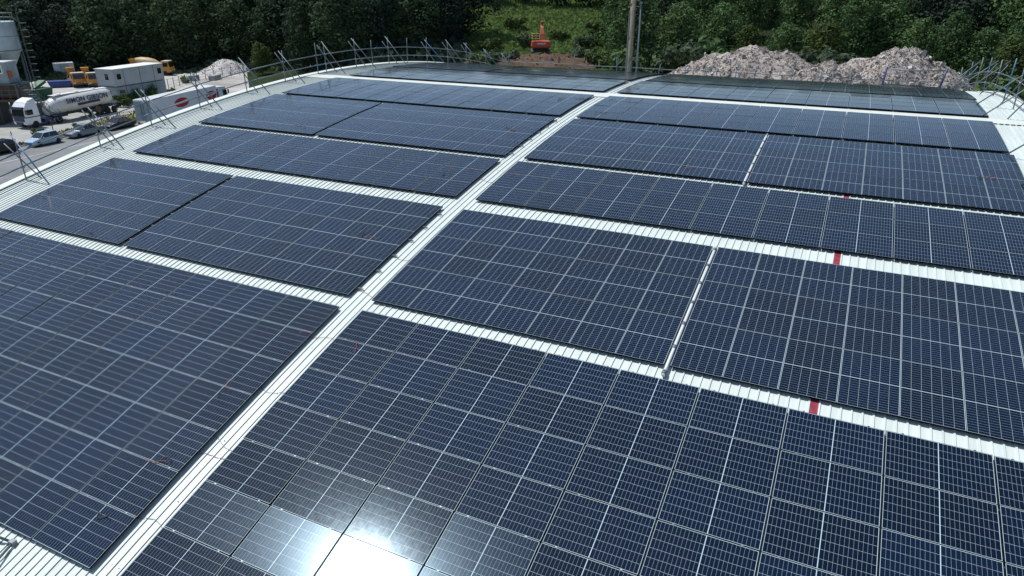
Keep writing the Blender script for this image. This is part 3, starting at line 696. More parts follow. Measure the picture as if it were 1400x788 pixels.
# --- white box lorry with red marks (front faces +Y)
ldir = math.atan2(3.73, 15.47)
root = empty('box_lorry', (-74.75, 56.3, GZ - 0.012), 'white articulated box lorry with red oval marks behind the left roof edge', 'lorry', None, ldir)
b = MB(); b.box((0, 0, 2.35), (2.55, 14.6, 2.75)); bd = b.build('trailer_body', M['white'], root, bevel=.05)
b = MB(); b.box((0, 0, 3.735), (2.5, 14.55, .03)); b.build('roof_panel', M['dirtywhite'], bd)
for s in (-1, 1):
    b = MB(); b.box((s * .62, -7.32, 2.3), (1.2, .05, 2.5)); dr = b.build('rear_door', M['cabin2'], root)
    b = MB(); b.tube([(s * .2, -7.37, 1.1), (s * .2, -7.37, 3.5)], .03, 6); b.build('lock_bar', M['galv'], dr)
    for yc, rx in ((-1.0, 1.55), (5.9, 1.25)):
        b = MB(); b.lathe([(1, 0), (1, .012)], 28, (0, 0, 0), 'x'); b.v = [(v[0] * 1 + s * 1.278, v[1] * rx + yc, v[2] * .62 + 2.55) for v in b.v]; lg = b.build('red_mark', M['logo'], bd)
        b = MB(); b.loft([[(s * 1.292, yc - rx * .9 + rx * 1.8 * i / 8, 2.5 + .26 * (i / 8) ** 2 - .05), (s * 1.296, yc - rx * .9 + rx * 1.8 * i / 8, 2.5 + .26 * (i / 8) ** 2 - .05), (s * 1.296, yc - rx * .9 + rx * 1.8 * i / 8, 2.62 + .26 * (i / 8) ** 2), (s * 1.292, yc - rx * .9 + rx * 1.8 * i / 8, 2.62 + .26 * (i / 8) ** 2)] for i in range(9)]); b.build('white_streak', M['white'], lg)
    for yy in (-5.3, -4.0, -2.7): wheel(root, s * 1.08, yy, .5, .34, s)
    for yy in (5.7, 9.2): wheel(root, s * 1.08, yy, .5, .34, s)
    b = MB(); b.box((s * 1.2, 1.2, .8), (.05, 5.0, .5)); b.build('side_guard', M['galv'], root)
    b = MB(); b.box((s * 1.0, -7.34, .75), (.35, .06, .18)); b.build('tail_light', M['tail'], root)
b = MB(); b.box((0, 1.5, .85), (1.0, 16.0, .3)); b.box((0, -7.2, .6), (2.4, .12, .14)); b.build('chassis', M['chassis'], root)
b = MB(); b.loft([[(-1.2, 7.9, .5), (1.2, 7.9, .5), (1.2, 10.1, .5), (-1.2, 10.1, .5)], [(-1.25, 7.9, 2.2), (1.25, 7.9, 2.2), (1.25, 10.15, 2.0), (-1.25, 10.15, 2.0)], [(-1.2, 7.95, 3.5), (1.2, 7.95, 3.5), (1.15, 9.7, 3.35), (-1.15, 9.7, 3.35)]])
cab = b.build('cab', M['white'], root, bevel=.06)
b = MB(); b.box((0, 9.99, 2.62), (2.1, .05, .85), rot=Matrix.Rotation(R(17), 3, 'X')); b.build('windscreen', M['glass'], cab)
for s in (-1, 1):
    b = MB(); b.box((s * 1.24, 9.35, 2.5), (.04, .95, .75)); b.build('side_window', M['glass'], cab)
    b = MB(); b.box((s * 1.45, 9.95, 2.6), (.2, .12, .6)); b.build('mirror', M['trim'], cab)
b = MB(); b.box((0, 7.6, 1.9), (2.3, .35, 2.6)); b.build('gap_shade_slab', M['trim'], root)  # dark slab standing in for the shade between cab and trailer

# --- concrete mixer trucks
def mixer(x, y, rz, label, ds=1.0):
    root = empty('mixer_truck', (x, y, GZ + .046), label, 'mixer truck', 'concrete mixer trucks in the yard', rz)
    b = MB(); b.loft([[(-1.2, -4.2, .6), (1.2, -4.2, .6), (1.2, -2.5, .6), (-1.2, -2.5, .6)], [(-1.22, -4.25, 1.7), (1.22, -4.25, 1.7), (1.22, -2.45, 1.7), (-1.22, -2.45, 1.7)], [(-1.12, -4.05, 2.8), (1.12, -4.05, 2.8), (1.12, -2.5, 2.85), (-1.12, -2.5, 2.85)]])
    cab = b.build('cab', M['orange'], root, bevel=.06)
    b = MB(); b.box((0, -3.3, 2.86), (2.2, 1.5, .06)); b.build('cab_roof', M['dirtywhite'], cab)
    b = MB(); b.box((0, -4.19, 2.15), (2.0, .05, .95), rot=Matrix.Rotation(R(-10), 3, 'X')); b.build('windscreen', M['glass'], cab)
    for s in (-1, 1):
        b = MB(); b.box((s * 1.19, -3.45, 2.15), (.05, 1.0, .75)); b.build('side_window', M['glass'], cab)
        b = MB(); b.box((s * .9, -4.28, .95), (.35, .06, .2)); b.build('headlight', M['lamp'], cab)
        for yy in (-3.2, -1.6, 2.0, 3.4): wheel(root, s * 1.05, yy, .5, .34, s)
    b = MB(); b.box((0, -4.28, .7), (2.3, .1, .3)); b.build('bumper', M['trim'], cab)
    b = MB(); b.box((0, .3, .95), (1.0, 8.4, .35)); b.box((0, 0, 1.2), (2.2, 5.5, .12)); b.build('chassis', M['chassis'], root)
    b = MB(); b.lathe([(.25, -2.4), (.7, -2.35), (1.15, -1.2), (1.2, .2), (.95, 1.6), (.55, 2.6), (.5, 2.75)], 22, (0, .5, 2.35 if ds == 1 else 1.9), 'y', rot=Matrix.Rotation(R(-13) * -1, 3, 'X')); d_ = b.build('drum', M['drum'], root, smooth=True, angle=40)
    if ds != 1: d_.scale = (ds, ds, ds); root.scale = (.92, .92, .92)
    b = MB(); b.box((0, 3.6, 2.9), (.9, .8, .8), taper=1.6); b.box((0, 4.4, 2.2), (.5, 1.4, .12), rot=Matrix.Rotation(R(-35), 3, 'X')); b.build('chute', M['orange'], root)
    b = MB(); b.tube([(-.9, 3.0, 1.2), (-.5, 3.1, 3.0)], .06, 6); b.tube([(.9, 3.0, 1.2), (.5, 3.1, 3.0)], .06, 6); b.tube([(-.5, 3.1, 3.0), (.5, 3.1, 3.0)], .06, 6); b.build('drum_stand', M['orange'], root)
    return root
mixer(-121.5, 72.6, R(-62) + math.pi / 2 + R(38), 'orange mixer truck with black windscreen, left of the pair beyond the tanker', .72)
mixer(-119.0, 73.85, R(-62) + math.pi / 2 + R(38), 'orange mixer truck right of the pair, against the grey cabins', .72)
mixer(-122.6, 90.2, R(116), 'mixer truck with sand coloured drum showing above the grey cabin roof')

# --- excavator on the spoil heap
def heap_grid(cx, cy, ux, rx, ry, H, base, seedv, rough=0.35, na=56, nr=18, peak=1.15):
    """heap with a noisy surface; returns MB and a surface sampler"""
    b = MB(); u = Vector((ux[0], ux[1], 0)).normalized(); v = Vector((-u.y, u.x, 0))
    def pos(a, t):
        k = 1 + 0.16 * noise.noise(Vector((math.cos(a) * 1.3, math.sin(a) * 1.3, seedv)))
        p = Vector((cx, cy, 0)) + u * math.cos(a) * rx * t * k + v * math.sin(a) * ry * t * k
        h = H * max(0, (1 - t ** peak)) ** 0.9
        nz = noise.fractal(Vector((p.x * .16, p.y * .16, seedv)), 0.9, 2.1, 5) * H * 0.22 * min(1, 2.4 * (1 - t)) + rough * noise.noise(Vector((p.x * 1.1, p.y * 1.1, seedv + 5)))* min(1, 3 * (1 - t) + .1)
        p.z = base + h + nz; return p
    vs = [pos(2 * math.pi * i / na, j / nr) for j in range(nr + 1) for i in range(na)]
    fs = [(j * na + i, j * na + (i + 1) % na, (j + 1) * na + (i + 1) % na, (j + 1) * na + i) for j in range(nr) for i in range(na)]
    b.add(vs, fs); return b, pos
def rock(b, p, s, mi=0):
    rot = Euler((rnd.uniform(0, 6), rnd.uniform(0, 6), rnd.uniform(0, 6))).to_matrix()
    d = (s * rnd.uniform(.6, 1.6), s * rnd.uniform(.5, 1.1), s * rnd.uniform(.3, .9))
    b.box(p, d, rot=rot, taper=rnd.uniform(.55, 1))
A = polar(23.2, 133)
spoil = empty('spoil_heap', (A.x, A.y, -6.6), 'brown earth spoil heap below the excavator beyond the far roof edge', 'earth heap')
b, sp = heap_grid(-41.5, 108.6, (RGT.x, RGT.y), 18.5, 9.5, 3.3, -7.2, 11, 0.35, peak=2.0); o = b.build('mound', M['dirt'], spoil, smooth=True); o.matrix_parent_inverse = Matrix.Translation(-spoil.location)
b = MB()
for _ in range(700): rock(b, sp(rnd.uniform(0, 6.28), math.sqrt(rnd.random())), rnd.uniform(.08, .3))
o = b.build('clods', M['dirt'], spoil); o.matrix_parent_inverse = Matrix.Translation(-spoil.location); kind(o, 'stuff')

ex = polar(23.35, 136.2); exz = -4.3
root = empty('excavator', (ex.x, ex.y, exz), 'red orange tracked excavator with raised boom on the brown spoil heap', 'excavator', None, R(23.3 + 4))
for s in (-1, 1):
    b = MB(); pr = [(-2.0, .35), (-1.7, 0), (1.7, 0), (2.0, .35), (2.0, .6), (1.7, .9), (-1.7, .9), (-2.0, .6)]
    b.prism(pr, s * 1.3 - .3, s * 1.3 + .3); b.build('track', M['trim'], root, bevel=.05)
b = MB(); b.box((0, 0, .75), (2.0, 2.6, .5)); b.lathe([(.8, .9), (.8, 1.15)], 18, (0, 0, 0)); b.build('undercarriage', M['chassis'], root)
b = MB(); b.loft([[(-1.55, -2.6, 1.2), (1.55, -2.6, 1.2), (1.55, 1.6, 1.2), (-1.55, 1.6, 1.2)], [(-1.58, -2.75, 1.5), (1.58, -2.75, 1.5), (1.55, 1.6, 1.5), (-1.55, 1.6, 1.5)], [(-1.55, -2.7, 2.35), (1.55, -2.7, 2.35), (1.5, .2, 2.3), (-1.5, .2, 2.3)]])
b.build('counterweight', M['excav'], root, bevel=.12)
b = MB(); b.box((0, -2.74, 1.95), (1.5, .06, .22)); b.build('pale_stripe', M['dirtywhite'], root)
b = MB(); b.box((-.85, .9, 2.35), (1.1, 1.7, 1.7), taper=.88); cb = b.build('cab', M['glass'], root, bevel=.05)
b = MB(); b.box((-.85, .9, 3.24), (1.0, 1.55, .08)); b.build('cab_roof', M['trim'], cb)
b = MB()
for z in (2.75, 3.15, 3.55):
    b.tube([(-1.5, -2.4, z), (-.3, -2.4, z)], .035, 6); b.tube([(-1.5, -2.4, z), (-1.5, -.2, z)], .035, 6)
for x in (-1.5, -.9, -.3): b.tube([(x, -2.4, 2.3), (x, -2.4, 3.55)], .035, 6)
b.build('handrail', M['yellow'], root)
root.scale = (1.08, 1.08, 1.08)
b = MB(); b.loft([[(.0, .7, 1.6), (.9, .7, 1.6), (.9, 1.8, 1.6), (.0, 1.8, 1.6)], [(.05, 1.4, 3.8), (.85, 1.4, 3.8), (.85, 2.4, 3.8), (.05, 2.4, 3.8)], [(.2, 2.0, 5.0), (.7, 2.0, 5.0), (.7, 2.8, 5.0), (.2, 2.8, 5.0)], [(.25, 3.4, 5.7), (.65, 3.4, 5.7), (.65, 3.7, 5.3), (.25, 3.7, 5.3)]])
bo = b.build('boom', M['boom'], root, bevel=.04); bo.scale = (1, 1, .80); bo.location.z = .25
b = MB(); b.tube([(.0, 1.0, 1.9), (.0, 1.5, 3.6)], .11, 8); b.tube([(.9, 1.0, 1.9), (.9, 1.5, 3.6)], .11, 8); b.build('ram', M['drum'], bo)
b = MB(); b.loft([[(.28, 2.6, 6.2), (.62, 2.6, 6.2), (.62, 3.3, 6.3), (.28, 3.3, 6.3)], [(.28, 4.6, 3.4), (.62, 4.6, 3.4), (.62, 4.9, 3.6), (.28, 4.9, 3.6)]]); da = b.build('dipper_arm', M['boom'], root, bevel=.03); da.scale = (1, 1, .80); da.location.z = .25
b = MB(); b.prism([(4.3, 3.5), (5.2, 3.4), (5.3, 2.7), (4.7, 2.3), (4.1, 2.8)], -.1, 1.0); b.build('bucket', M['trim'], root, bevel=.04)

# --- white flatbed truck beyond the left roof corner
root = empty('flatbed_truck', (-90.5, 100.2, GZ + .048), 'small white flatbed truck behind the guard rail at the far left roof corner', 'truck', None, R(115))
b = MB(); b.loft([[(-1.05, -2.9, .5), (1.05, -2.9, .5), (1.05, -1.2, .5), (-1.05, -1.2, .5)], [(-1.08, -3.0, 1.4), (1.08, -3.0, 1.4), (1.08, -1.15, 1.4), (-1.08, -1.15, 1.4)], [(-.98, -2.6, 2.4), (.98, -2.6, 2.4), (.98, -1.2, 2.45), (-.98, -1.2, 2.45)]]); cab = b.build('cab', M['white'], root, bevel=.05)
b = MB(); b.box((0, -2.83, 1.88), (1.8, .05, .8), rot=Matrix.Rotation(R(-20), 3, 'X')); b.build('windscreen', M['glass'], cab)
for s in (-1, 1):
    b = MB(); b.box((s * 1.05, -2.0, 1.85), (.05, .9, .65)); b.build('side_window', M['glass'], cab)
    for yy in (-2.2, 1.9): wheel(root, s * .9, yy, .4, .28, s)
b = MB(); b.box((0, 1.0, .95), (2.2, 4.2, .12)); b.box((0, .0, .7), (.8, 5.6, .3)); b.build('flatbed', M['chassis'], root)
b = MB(); b.tube([(0, -.8, 1), (0, -.8, 2.3), (.2, 1.8, 2.6)], .12, 8); b.build('crane_arm', M['trim'], root)

# ================================================================== YARD BUILDINGS
cd = math.atan2(-0.63, -10.26)
ang = math.atan2(10.2, -1.6)                       # long axis runs away along the road
def cabin(z0, z1, paint, label, wins, doors):
    cx, cy = -96.7, 66.0
    root = empty('site_cabin', (cx, cy, z0), label, 'site cabin', 'stacked site cabins', R(6.5))
    h = z1 - z0
    b = MB(); b.box((0, 0, h / 2), (3.6, 10.0, h)); bd = b.build('body', M[paint], root, bevel=.03)
    for y in (-5.01, 5.01):
        for x in (-1.75, 1.75):
            b = MB(); b.box((x * 1.012, y, h / 2), (.12, .08, h)); b.build('corner_post', M[paint], root)
    for y in (-3.1, .1, 3.0):
        b = MB(); b.box((1.815, y, h / 2), (.02, .06, h * .96)); b.build('panel_joint', M['trim'], bd)
    b = MB(); b.box((1.82, 0, .04), (.04, 10.0, .08)); b.box((0, -5.02, .04), (3.6, .04, .08)); b.build('base_rail', M['trim'], root)
    for (face, u, w, hh, zc, nm) in wins:
        b = MB()
        if face == 'x': b.box((1.83, u, zc), (.05, w, hh))
        else: b.box((u, -5.03, zc), (w, .05, hh))
        f = b.build(nm, M['cabroof'] if nm == 'window' else M['rust'], root)
        b = MB()
        if face == 'x': b.box((1.862, u, zc), (.02, w - .14, hh - .14))
        else: b.box((u, -5.062, zc), (w - .14, .02, hh - .14))
        b.build('pane' if nm == 'window' else 'door_leaf', M['glass'] if nm == 'window' else M['rust'], f)
    return root
c1 = cabin(GZ + .05, GZ + 2.62, 'cabin2', 'lower weathered blue grey site cabin with scrub against it, under another cabin', [('x', -4.0, .95, 1.9, 1.1, 'door'), ('y', .3, .8, 1.0, 1.6, 'window')], 0)
c2 = cabin(GZ + 2.68, GZ + 5.28, 'cabin', 'upper pale grey site cabin with white roof, stacked on the lower cabin', [('x', -4.1, .95, 1.0, 1.5, 'window'), ('x', 4.2, .95, 1.05, 1.55, 'window'), ('y', .35, .85, 1.05, 1.5, 'window')], 0)
b = MB(); b.box((0, 0, 2.66), (3.9, 10.3, .1)); b.build('roof', M['cabroof'], c2)

# --- cement silo
sc = Vector((-96.6, 47.2, GZ)); 
root = empty('cement_silo', sc, 'blue grey steel cement silo with conical bottom at the left picture edge', 'silo')
b = MB(); b.lathe([(.35, 6.0), (2.25, 9.2), (2.3, 9.25), (2.3, 12.9), (2.25, 12.95)], 32, (0, 0, 0)); sh = b.build('shell', M['silo'], root, smooth=True, angle=30)
b = MB(); b.lathe([(2.315, 11.05), (2.315, 11.1)], 32); b.lathe([(2.315, 9.2), (2.34, 9.3)], 32); b.build('band', M['trim'], sh)
for a in (45, 135, 225, 315):
    b = MB(); x, y = 2.05 * math.cos(R(a)), 2.05 * math.sin(R(a)); b.tube([(x, y, 0), (x, y, 9.4)], .13, 8); b.build('leg', M['galv'], root, smooth=True)
b = MB()
for z in (13.45, 14.0): b.tube([(2.2 * math.cos(R(a)), 2.2 * math.sin(R(a)), z) for a in range(0, 361, 15)], .03, 5)
for a in range(0, 360, 30): b.tube([(2.2 * math.cos(R(a)), 2.2 * math.sin(R(a)), 12.9), (2.2 * math.cos(R(a)), 2.2 * math.sin(R(a)), 14.0)], .03, 5)
b.build('top_railing', M['galv'], root)
b = MB(); b.box((0.4, -.3, 13.4), (1.1, 1.1, 1.0)); b.lathe([(.4, 12.9), (.4, 13.9), (.1, 14.1)], 12, (-.9, .6, 0)); b.build('dust_filter', M['dirtywhite'], root)
b = MB(); lx, ly = 2.0, 2.0
for s in (-.22, .22): b.tube([(lx - s * .7, ly + s * .7, 1), (lx - s * .7, ly + s * .7, 13.8)], .025, 5)
for i in range(40): b.tube([(lx - .16, ly + .16, 1.2 + i * .31), (lx + .16, ly - .16, 1.2 + i * .31)], .015, 4)
for i in range(9):
    z = 5.5 + i * .9; b.tube([(lx + .3 + .42 * math.cos(R(a)), ly + .3 + .42 * math.sin(R(a)), z) for a in range(0, 361, 30)], .022, 4)
b.build('caged_ladder', M['galv'], root)
b = MB(); b.tube([(2.5, 1.3, 0), (2.35, 1.2, 13)], .07, 8); b.build('fill_pipe', M['galv'], root)

# --- batching control cabin on a platform with stairs
pc = Vector((-92.9, 44.4, GZ)); az = R(-60 + 90)
root = empty('control_cabin', pc, 'pale grey batching control cabin on a raised platform in front of the silo', 'control cabin', None, R(30))
b = MB(); b.box((-1.4, 0, 6.75), (5.2, 2.6, 2.7)); bd = b.build('body', M['cabin2'], root, bevel=.03)
b = MB(); b.box((-1.4, 0, 8.16), (5.5, 2.9, .12)); b.build('roof', M['white'], root)
b = MB(); b.box((0.15, -1.32, 7.25), (1.15, .05, 1.15)); wn = b.build('window', M['white'], root)
b = MB(); b.box((0.15, -1.35, 7.25), (.85, .02, .85)); b.build('pane', M['glass'], wn)
b = MB(); b.box((0.05, -1.365, 7.1), (.32, .01, .5)); b.build('red_notice', M['logo'], wn)
b = MB(); b.box((-1.55, -1.33, 6.35), (.75, .04, 1.0)); b.build('sign_board', M['sign'], root)
b = MB(); b.box((1.28, -.9, 6.6), (.5, .5, .85)); b.build('lamp_box', M['excav'], root, bevel=.05)
b = MB(); b.box((-1.0, 0, 5.3), (6.4, 3.2, .16))
for x in (-4, -1, 1.9):
    for y in (-1.4, 1.4): b.box((x, y, 2.65), (.18, .18, 5.2))
b.build('platform', M['galv'], root)
b = MB()
for k in range(16): b.box((2.4 + k * .27, -1.2, 5.2 - k * .31), (.3, .9, .04))
for s in (-1.62, -.78): b.tube([(2.2, s, 5.3), (6.6, s, .4)], .05, 6); b.tube([(2.2, s, 6.3), (6.6, s, 1.4)], .03, 6)
for k in range(6):
    for s in (-1.62, -.78): b.tube([(2.4 + k * .8, s, 5.1 - k * .9), (2.4 + k * .8, s, 6.1 - k * .9)], .025, 5)
b.build('stair', M['galv'], root)
b = MB(); b.box((-1.0, .3, 4.3), (6.2, 2.2, 1.6)); b.box((-.8, -.4, 3.2), (6.0, 2.4, .3)); b.build('hopper_boards', M['rust'], root)
b = MB()
for z in (4.0, 4.6): b.tube([(-4, -1.65, z), (4.4, -1.65, z)], .035, 5)
for k in range(9): b.tube([(-4 + k, -1.65, 3.3), (-4 + k, -1.65, 4.6)], .03, 5)
b.build('gantry_rail', M['galv'], root)
b = MB(); b.box((-2.6, -.6, 1.6), (3.0, 3.4, 3.2)); b.build('hopper_wall', M['darkconc'], root)

root = empty('aggregate_bay', (-97.5, 52.0, GZ), 'low dark concrete aggregate bay behind the tanker', 'aggregate bay', None, R(8))
b = MB(); b.box((1.5, 0, .9), (.35, 9, 1.8)); b.build('front_wall', M['darkconc'], root)
b = MB(); b.box((-1.0, 4.4, .9), (4.8, .35, 1.8)); b.build('end_wall', M['darkconc'], root)
b = MB(); b.box((-1.4, -.5, .5), (3.6, 8, 1.0), taper=.5); b.build('aggregate', M['rubble'], root)
root = empty('conveyor', (-100.5, 51.0, GZ), 'green framed conveyor machine beside the control cabin stairs', 'conveyor', None, R(20))
b = MB(); b.box((0, 0, 2.7), (1.1, 8.0, .4), rot=Matrix.Rotation(R(18), 3, 'X')); b.build('belt_frame', M['green'], root)
b = MB(); b.box((0, 2.4, 2.2), (2.2, 2.4, 1.8), taper=1.25); b.build('feed_hopper', M['green'], root)
b = MB()
for y in (-3, 0, 3):
    for x in (-.6, .6): b.tube([(x, y, 0), (x * .8, y, 2.4 + y * .3)], .07, 6)
b.build('frame_leg', M['galv'], root)
b = MB(); b.prism([(-1.6, 0), (1.6, 0), (2.0, 1.1), (-2.0, 1.1)], -.9, .9)
sk = empty('skip', (-122.0, 70.0, GZ + .046), 'blue skip standing in the yard left of the orange mixer trucks', 'skip', None, R(-40))
b.build('hull', M['skip'], sk, bevel=.04)
b = MB(); b.box((0, 0, 1.13), (1.9, 4.1, .08)); b.build('rim', M['skip'], sk)
root = empty('storage_container', (-136.5, 80.5, GZ + .046), 'pale blue grey storage container in shade behind the orange mixer trucks', 'container', None, R(-30))
b = MB(); b.box((0, 0, 1.9), (2.4, 3.6, 1.8)); b.build('box', M['cabin'], root, bevel=.04)
b = MB(); b.box((0, 0, .5), (2.2, 3.4, .9)); b.build('base', M['trim'], root)
b = MB(); b.box((1.22, 0, 1.9), (.04, 1.6, 1.5)); b.build('door', M['cabin2'], root)

for (x, y, s, lab) in ((-107.5, 87.5, (1.4, 1.8, 1.0), 'grey concrete block standing in the yard behind the white lorry roof'), (-104.8, 90.3, (1.2, 3.0, .9), 'long low grey concrete block beside the yard fence')):
    b = MB(); b.box((0, 0, s[2] / 2), s); o = b.build('concrete_block', M['concblock'], bevel=.05); o.location = (x, y, GZ + .046); o.rotation_euler = (0, 0, R(20)); tag(o, lab, 'concrete block', 'concrete blocks in the yard')

gh = empty('gravel_heap', (-113.5, 101, GZ), 'pale white gravel heap in the yard in front of the dark wood', 'gravel heap')
b, sp = heap_grid(-113.5, 101.0, (-.3, 1), 7.0, 5.5, 2.7, GZ, 31, .2, peak=1.0); o = b.build('mound', M['gravelheap'], gh, smooth=True); o.matrix_parent_inverse = Matrix.Translation(-gh.location)
b = MB()
for _ in range(500): rock(b, sp(rnd.uniform(0, 6.28), math.sqrt(rnd.random())), rnd.uniform(.1, .35))
o = b.build('stones', M['gravelheap'], gh); o.matrix_parent_inverse = Matrix.Translation(-gh.location); kind(o, 'stuff')

# fence along the yard
fpts = [(-101.5, 76.5), (-103.2, 80.4), (-105.3, 86.4), (-106.4, 91.5), (-106.0, 98.0), (-104.5, 103.5), (-101.0, 109)]
root = empty('wire_fence', (fpts[0][0], fpts[0][1], GZ), 'dark wire fence on posts along the pale yard behind the lorry', 'fence')
inv = Matrix.Translation(-root.location); b = MB()
for (xa, ya), (xb, yb) in zip(fpts, fpts[1:]):
    n_ = max(2, round(math.hypot(xb - xa, yb - ya) / 2.4))
    for i in range(n_):
        t = i / n_; p = (xa + (xb - xa) * t, ya + (yb - ya) * t)
        bb = MB(); bb.tube([(p[0], p[1], GZ), (p[0], p[1], GZ + 1.9)], .06, 6); o = bb.build('post', M['trim'], root); o.matrix_parent_inverse = inv
    for z in (.3, .8, 1.3, 1.8): b.tube([(xa, ya, GZ + z), (xb, yb, GZ + z)], .018, 4)
o = b.build('wire', M['trim'], root); o.matrix_parent_inverse = inv
# posts on the verge
for (x, y, h, lab) in ((-77.9, 35.0, 1.7, 'short dark post on the dry verge between black car and blue hatchback'), (-80.0, 41.2, 1.9, 'short dark post with pale cap on the verge above the silver saloon'), (-82.0, 51.8, 1.6, 'thin dark post on the apron edge near the white lorry rear'), (-78.2, 31.4, 1.4, 'thin dark post by the apron at the left picture edge')):
    b = MB(); b.tube([(0, 0, 0), (0, 0, h)], .055, 8); o = b.build('marker_post', M['trim'], smooth=True); o.location = (x, y, GZ + .05); tag(o, lab, 'post', 'posts on the verge')
root = empty('road_sign', (-79.6, 47.6, GZ + .05), 'brown backed road sign on a post beyond the charcoal car', 'sign')
b = MB(); b.tube([(0, 0, 0), (0, 0, 2.2)], .04, 8); b.build('post', M['trim'], root)
b = MB(); b.lathe([(.42, 0), (.42, .03)], 20, (0, 0, 2.3), 'x'); b.build('plate', M['rust'], root)

# ================================================================== POLES
root = empty('timber_pole', (-7.45, 48.9, GZ), 'tall weathered timber pole rising beyond the far roof edge', 'pole')
b = MB(); b.tube([(0, 0, 0), (0, 0, 19.5)], .26, 14, r2=.21); b.build('shaft', M['pole'], root, smooth=True)
b = MB(); b.tube([(-.27, -.12, 3), (-.27, -.10, 15.5)], .05, 8); b.build('cable_duct', M['steelpole'], root)
for z in (10.2, 13.4, 16.1):
    b = MB(); b.lathe([(.285, z), (.285, z + .07)], 16); b.build('band', M['coupler'], root)
root = empty('steel_pole', (-6.8, 48.95, GZ), 'thinner blue grey steel pole standing right beside the timber pole', 'pole')
b = MB(); b.tube([(0, 0, 0), (0, 0, 16.15)], .10, 12, r2=.085); b.build('shaft', M['steelpole'], root, smooth=True)
b = MB(); b.lathe([(.14, 16.1), (.14, 16.25), (.05, 16.3)], 12); b.build('cap', M['steelpole'], root)
b = MB(); b.box((-.3, 0, 15.9), (.5, .06, .06)); b.build('bracket', M['coupler'], root)

# ================================================================== RUBBLE
def rubble(az, d, rx, ry, top, seedv, nchunk, label, peak=1.1):
    c = polar(az, d); base = terrain(az, d) - 1.0
    u = Vector((math.cos(R(az)), math.sin(R(az)), 0))
    root = empty('rubble_heap', (c.x, c.y, base), label, 'rubble heap', 'heaps of demolition rubble')
    inv = Matrix.Translation(-root.location)
    b, pos = heap_grid(c.x, c.y, u, rx, ry, top - base, base, seedv, .45, 72, 24, peak)
    o = b.build('mound', M['rubble'], root); o.matrix_parent_inverse = inv
    b = MB()
    for _ in range(nchunk):
        p = pos(rnd.uniform(3.0, 6.4) if rnd.random() < .8 else rnd.uniform(0, 6.28), math.sqrt(rnd.random()))
        s = rnd.choice((.08, .1, .12, .15, .2)) if rnd.random() < .99 else rnd.uniform(.35, .65)
        rock(b, p + Vector((0, 0, s * .15)), s)
    o = b.build('debris', M['chunks'], root); o.matrix_parent_inverse = inv; kind(o, 'stuff')
rubble(7.0, 116, 15.5, 9.0, -1.25, 41, 9000, 'long heap of grey and pink demolition rubble right of the timber pole', 1.6)
rubble(-2.3, 110, 12.5, 9.0, -0.85, 52, 9000, 'tallest heap of demolition rubble, behind the net gate', 1.5)
rubble(2.0, 103, 8.5, 6.0, -1.9, 63, 5000, 'lower heap of demolition rubble between the two tall heaps', 1.5)
rubble(14.2, 112, 5.0, 3.0, -5.6, 74, 900, 'small scatter of broken white rubble near the foot of the timber pole', 1.5)
sheet('rubble_track', [tuple(polar(a, d)[:2]) for a, d in ((14, 96), (14, 100), (3, 100), (3, 96))], -4.9, M['yard'])

# ================================================================== TREES
def leaves(b, c, r, n, size, flat=1.0, hollow=0.55):
    for _ in range(n):
        a, z = rnd.uniform(0, 2 * math.pi), rnd.uniform(-0.75, 1)
        q = math.sqrt(max(0, 1 - z * z)); dirv = Vector((q * math.cos(a), q * math.sin(a), z))
        rr = r * rnd.uniform(hollow, 1.08); p = Vector(c) + Vector((dirv.x * rr, dirv.y * rr, dirv.z * rr * flat))
        nrm = (dirv + Vector((rnd.uniform(-1, 1), rnd.uniform(-1, 1), rnd.uniform(-.5, 1.0))) * .5).normalized()
        u = nrm.orthogonal().normalized(); ang_ = rnd.uniform(0, 6.28); w = nrm.cross(u); u2 = u * math.cos(ang_) + w * math.sin(ang_); w2 = nrm.cross(u2)
        s = size * rnd.uniform(.6, 1.3); e_ = s * rnd.uniform(.55, .9)
        b.add([p - u2 * s, p - w2 * e_ * .8 + nrm * s * .15, p + u2 * s, p + w2 * e_], [(0, 1, 2, 3)])
def crown_mesh(name, m, H, Wd, low, lobes, n, size, seed_, conic=0.0):
    global rnd
    keep, rnd = rnd, random.Random(seed_); b = MB()
    for i in range(lobes):
        t = (i + .5) / lobes; z = low + (H - low) * (0.12 + .82 * t)
        k = math.sin(math.pi * (0.26 + .66 * t)) * (1 - conic * t)
        a = i * 2.399 + rnd.uniform(-.5, .5); rr = Wd / 2 * k * rnd.uniform(.35, .75)
        r = Wd * rnd.uniform(.17, .27) * (.6 + .5 * k)
        leaves(b, (rr * math.cos(a), rr * math.sin(a), z), r, int(n / lobes), size, .85)
    leaves(b, (0, 0, (H + low) / 2), Wd * .30, n // 8, size, (H - low) / Wd * 1.1)
    me = bpy.data.meshes.new(name); me.from_pydata(b.v, [], b.f); me.materials.append(m); me.update(); rnd = keep
    return me
def trunk_mesh(H, low, seed_):
    q = random.Random(seed_); b = MB(); b.tube([(0, 0, -0.6), (.05, .03, low), (.1, -.1, H * .6), (.15, 0, H * .86)], .26, 8, r2=.06)
    for i in range(7):
        a = q.uniform(0, 6.28); z = low + (H * .75 - low) * i / 7; l = H * .2 * q.uniform(.7, 1.2)
        b.tube([(.05, 0, z), (math.cos(a) * l * .6, math.sin(a) * l * .6, z + l * .45), (math.cos(a) * l, math.sin(a) * l, z + l * .95)], .10, 5, r2=.03)
    return b.mesh('trunk', M['bark'], True)
VAR = []
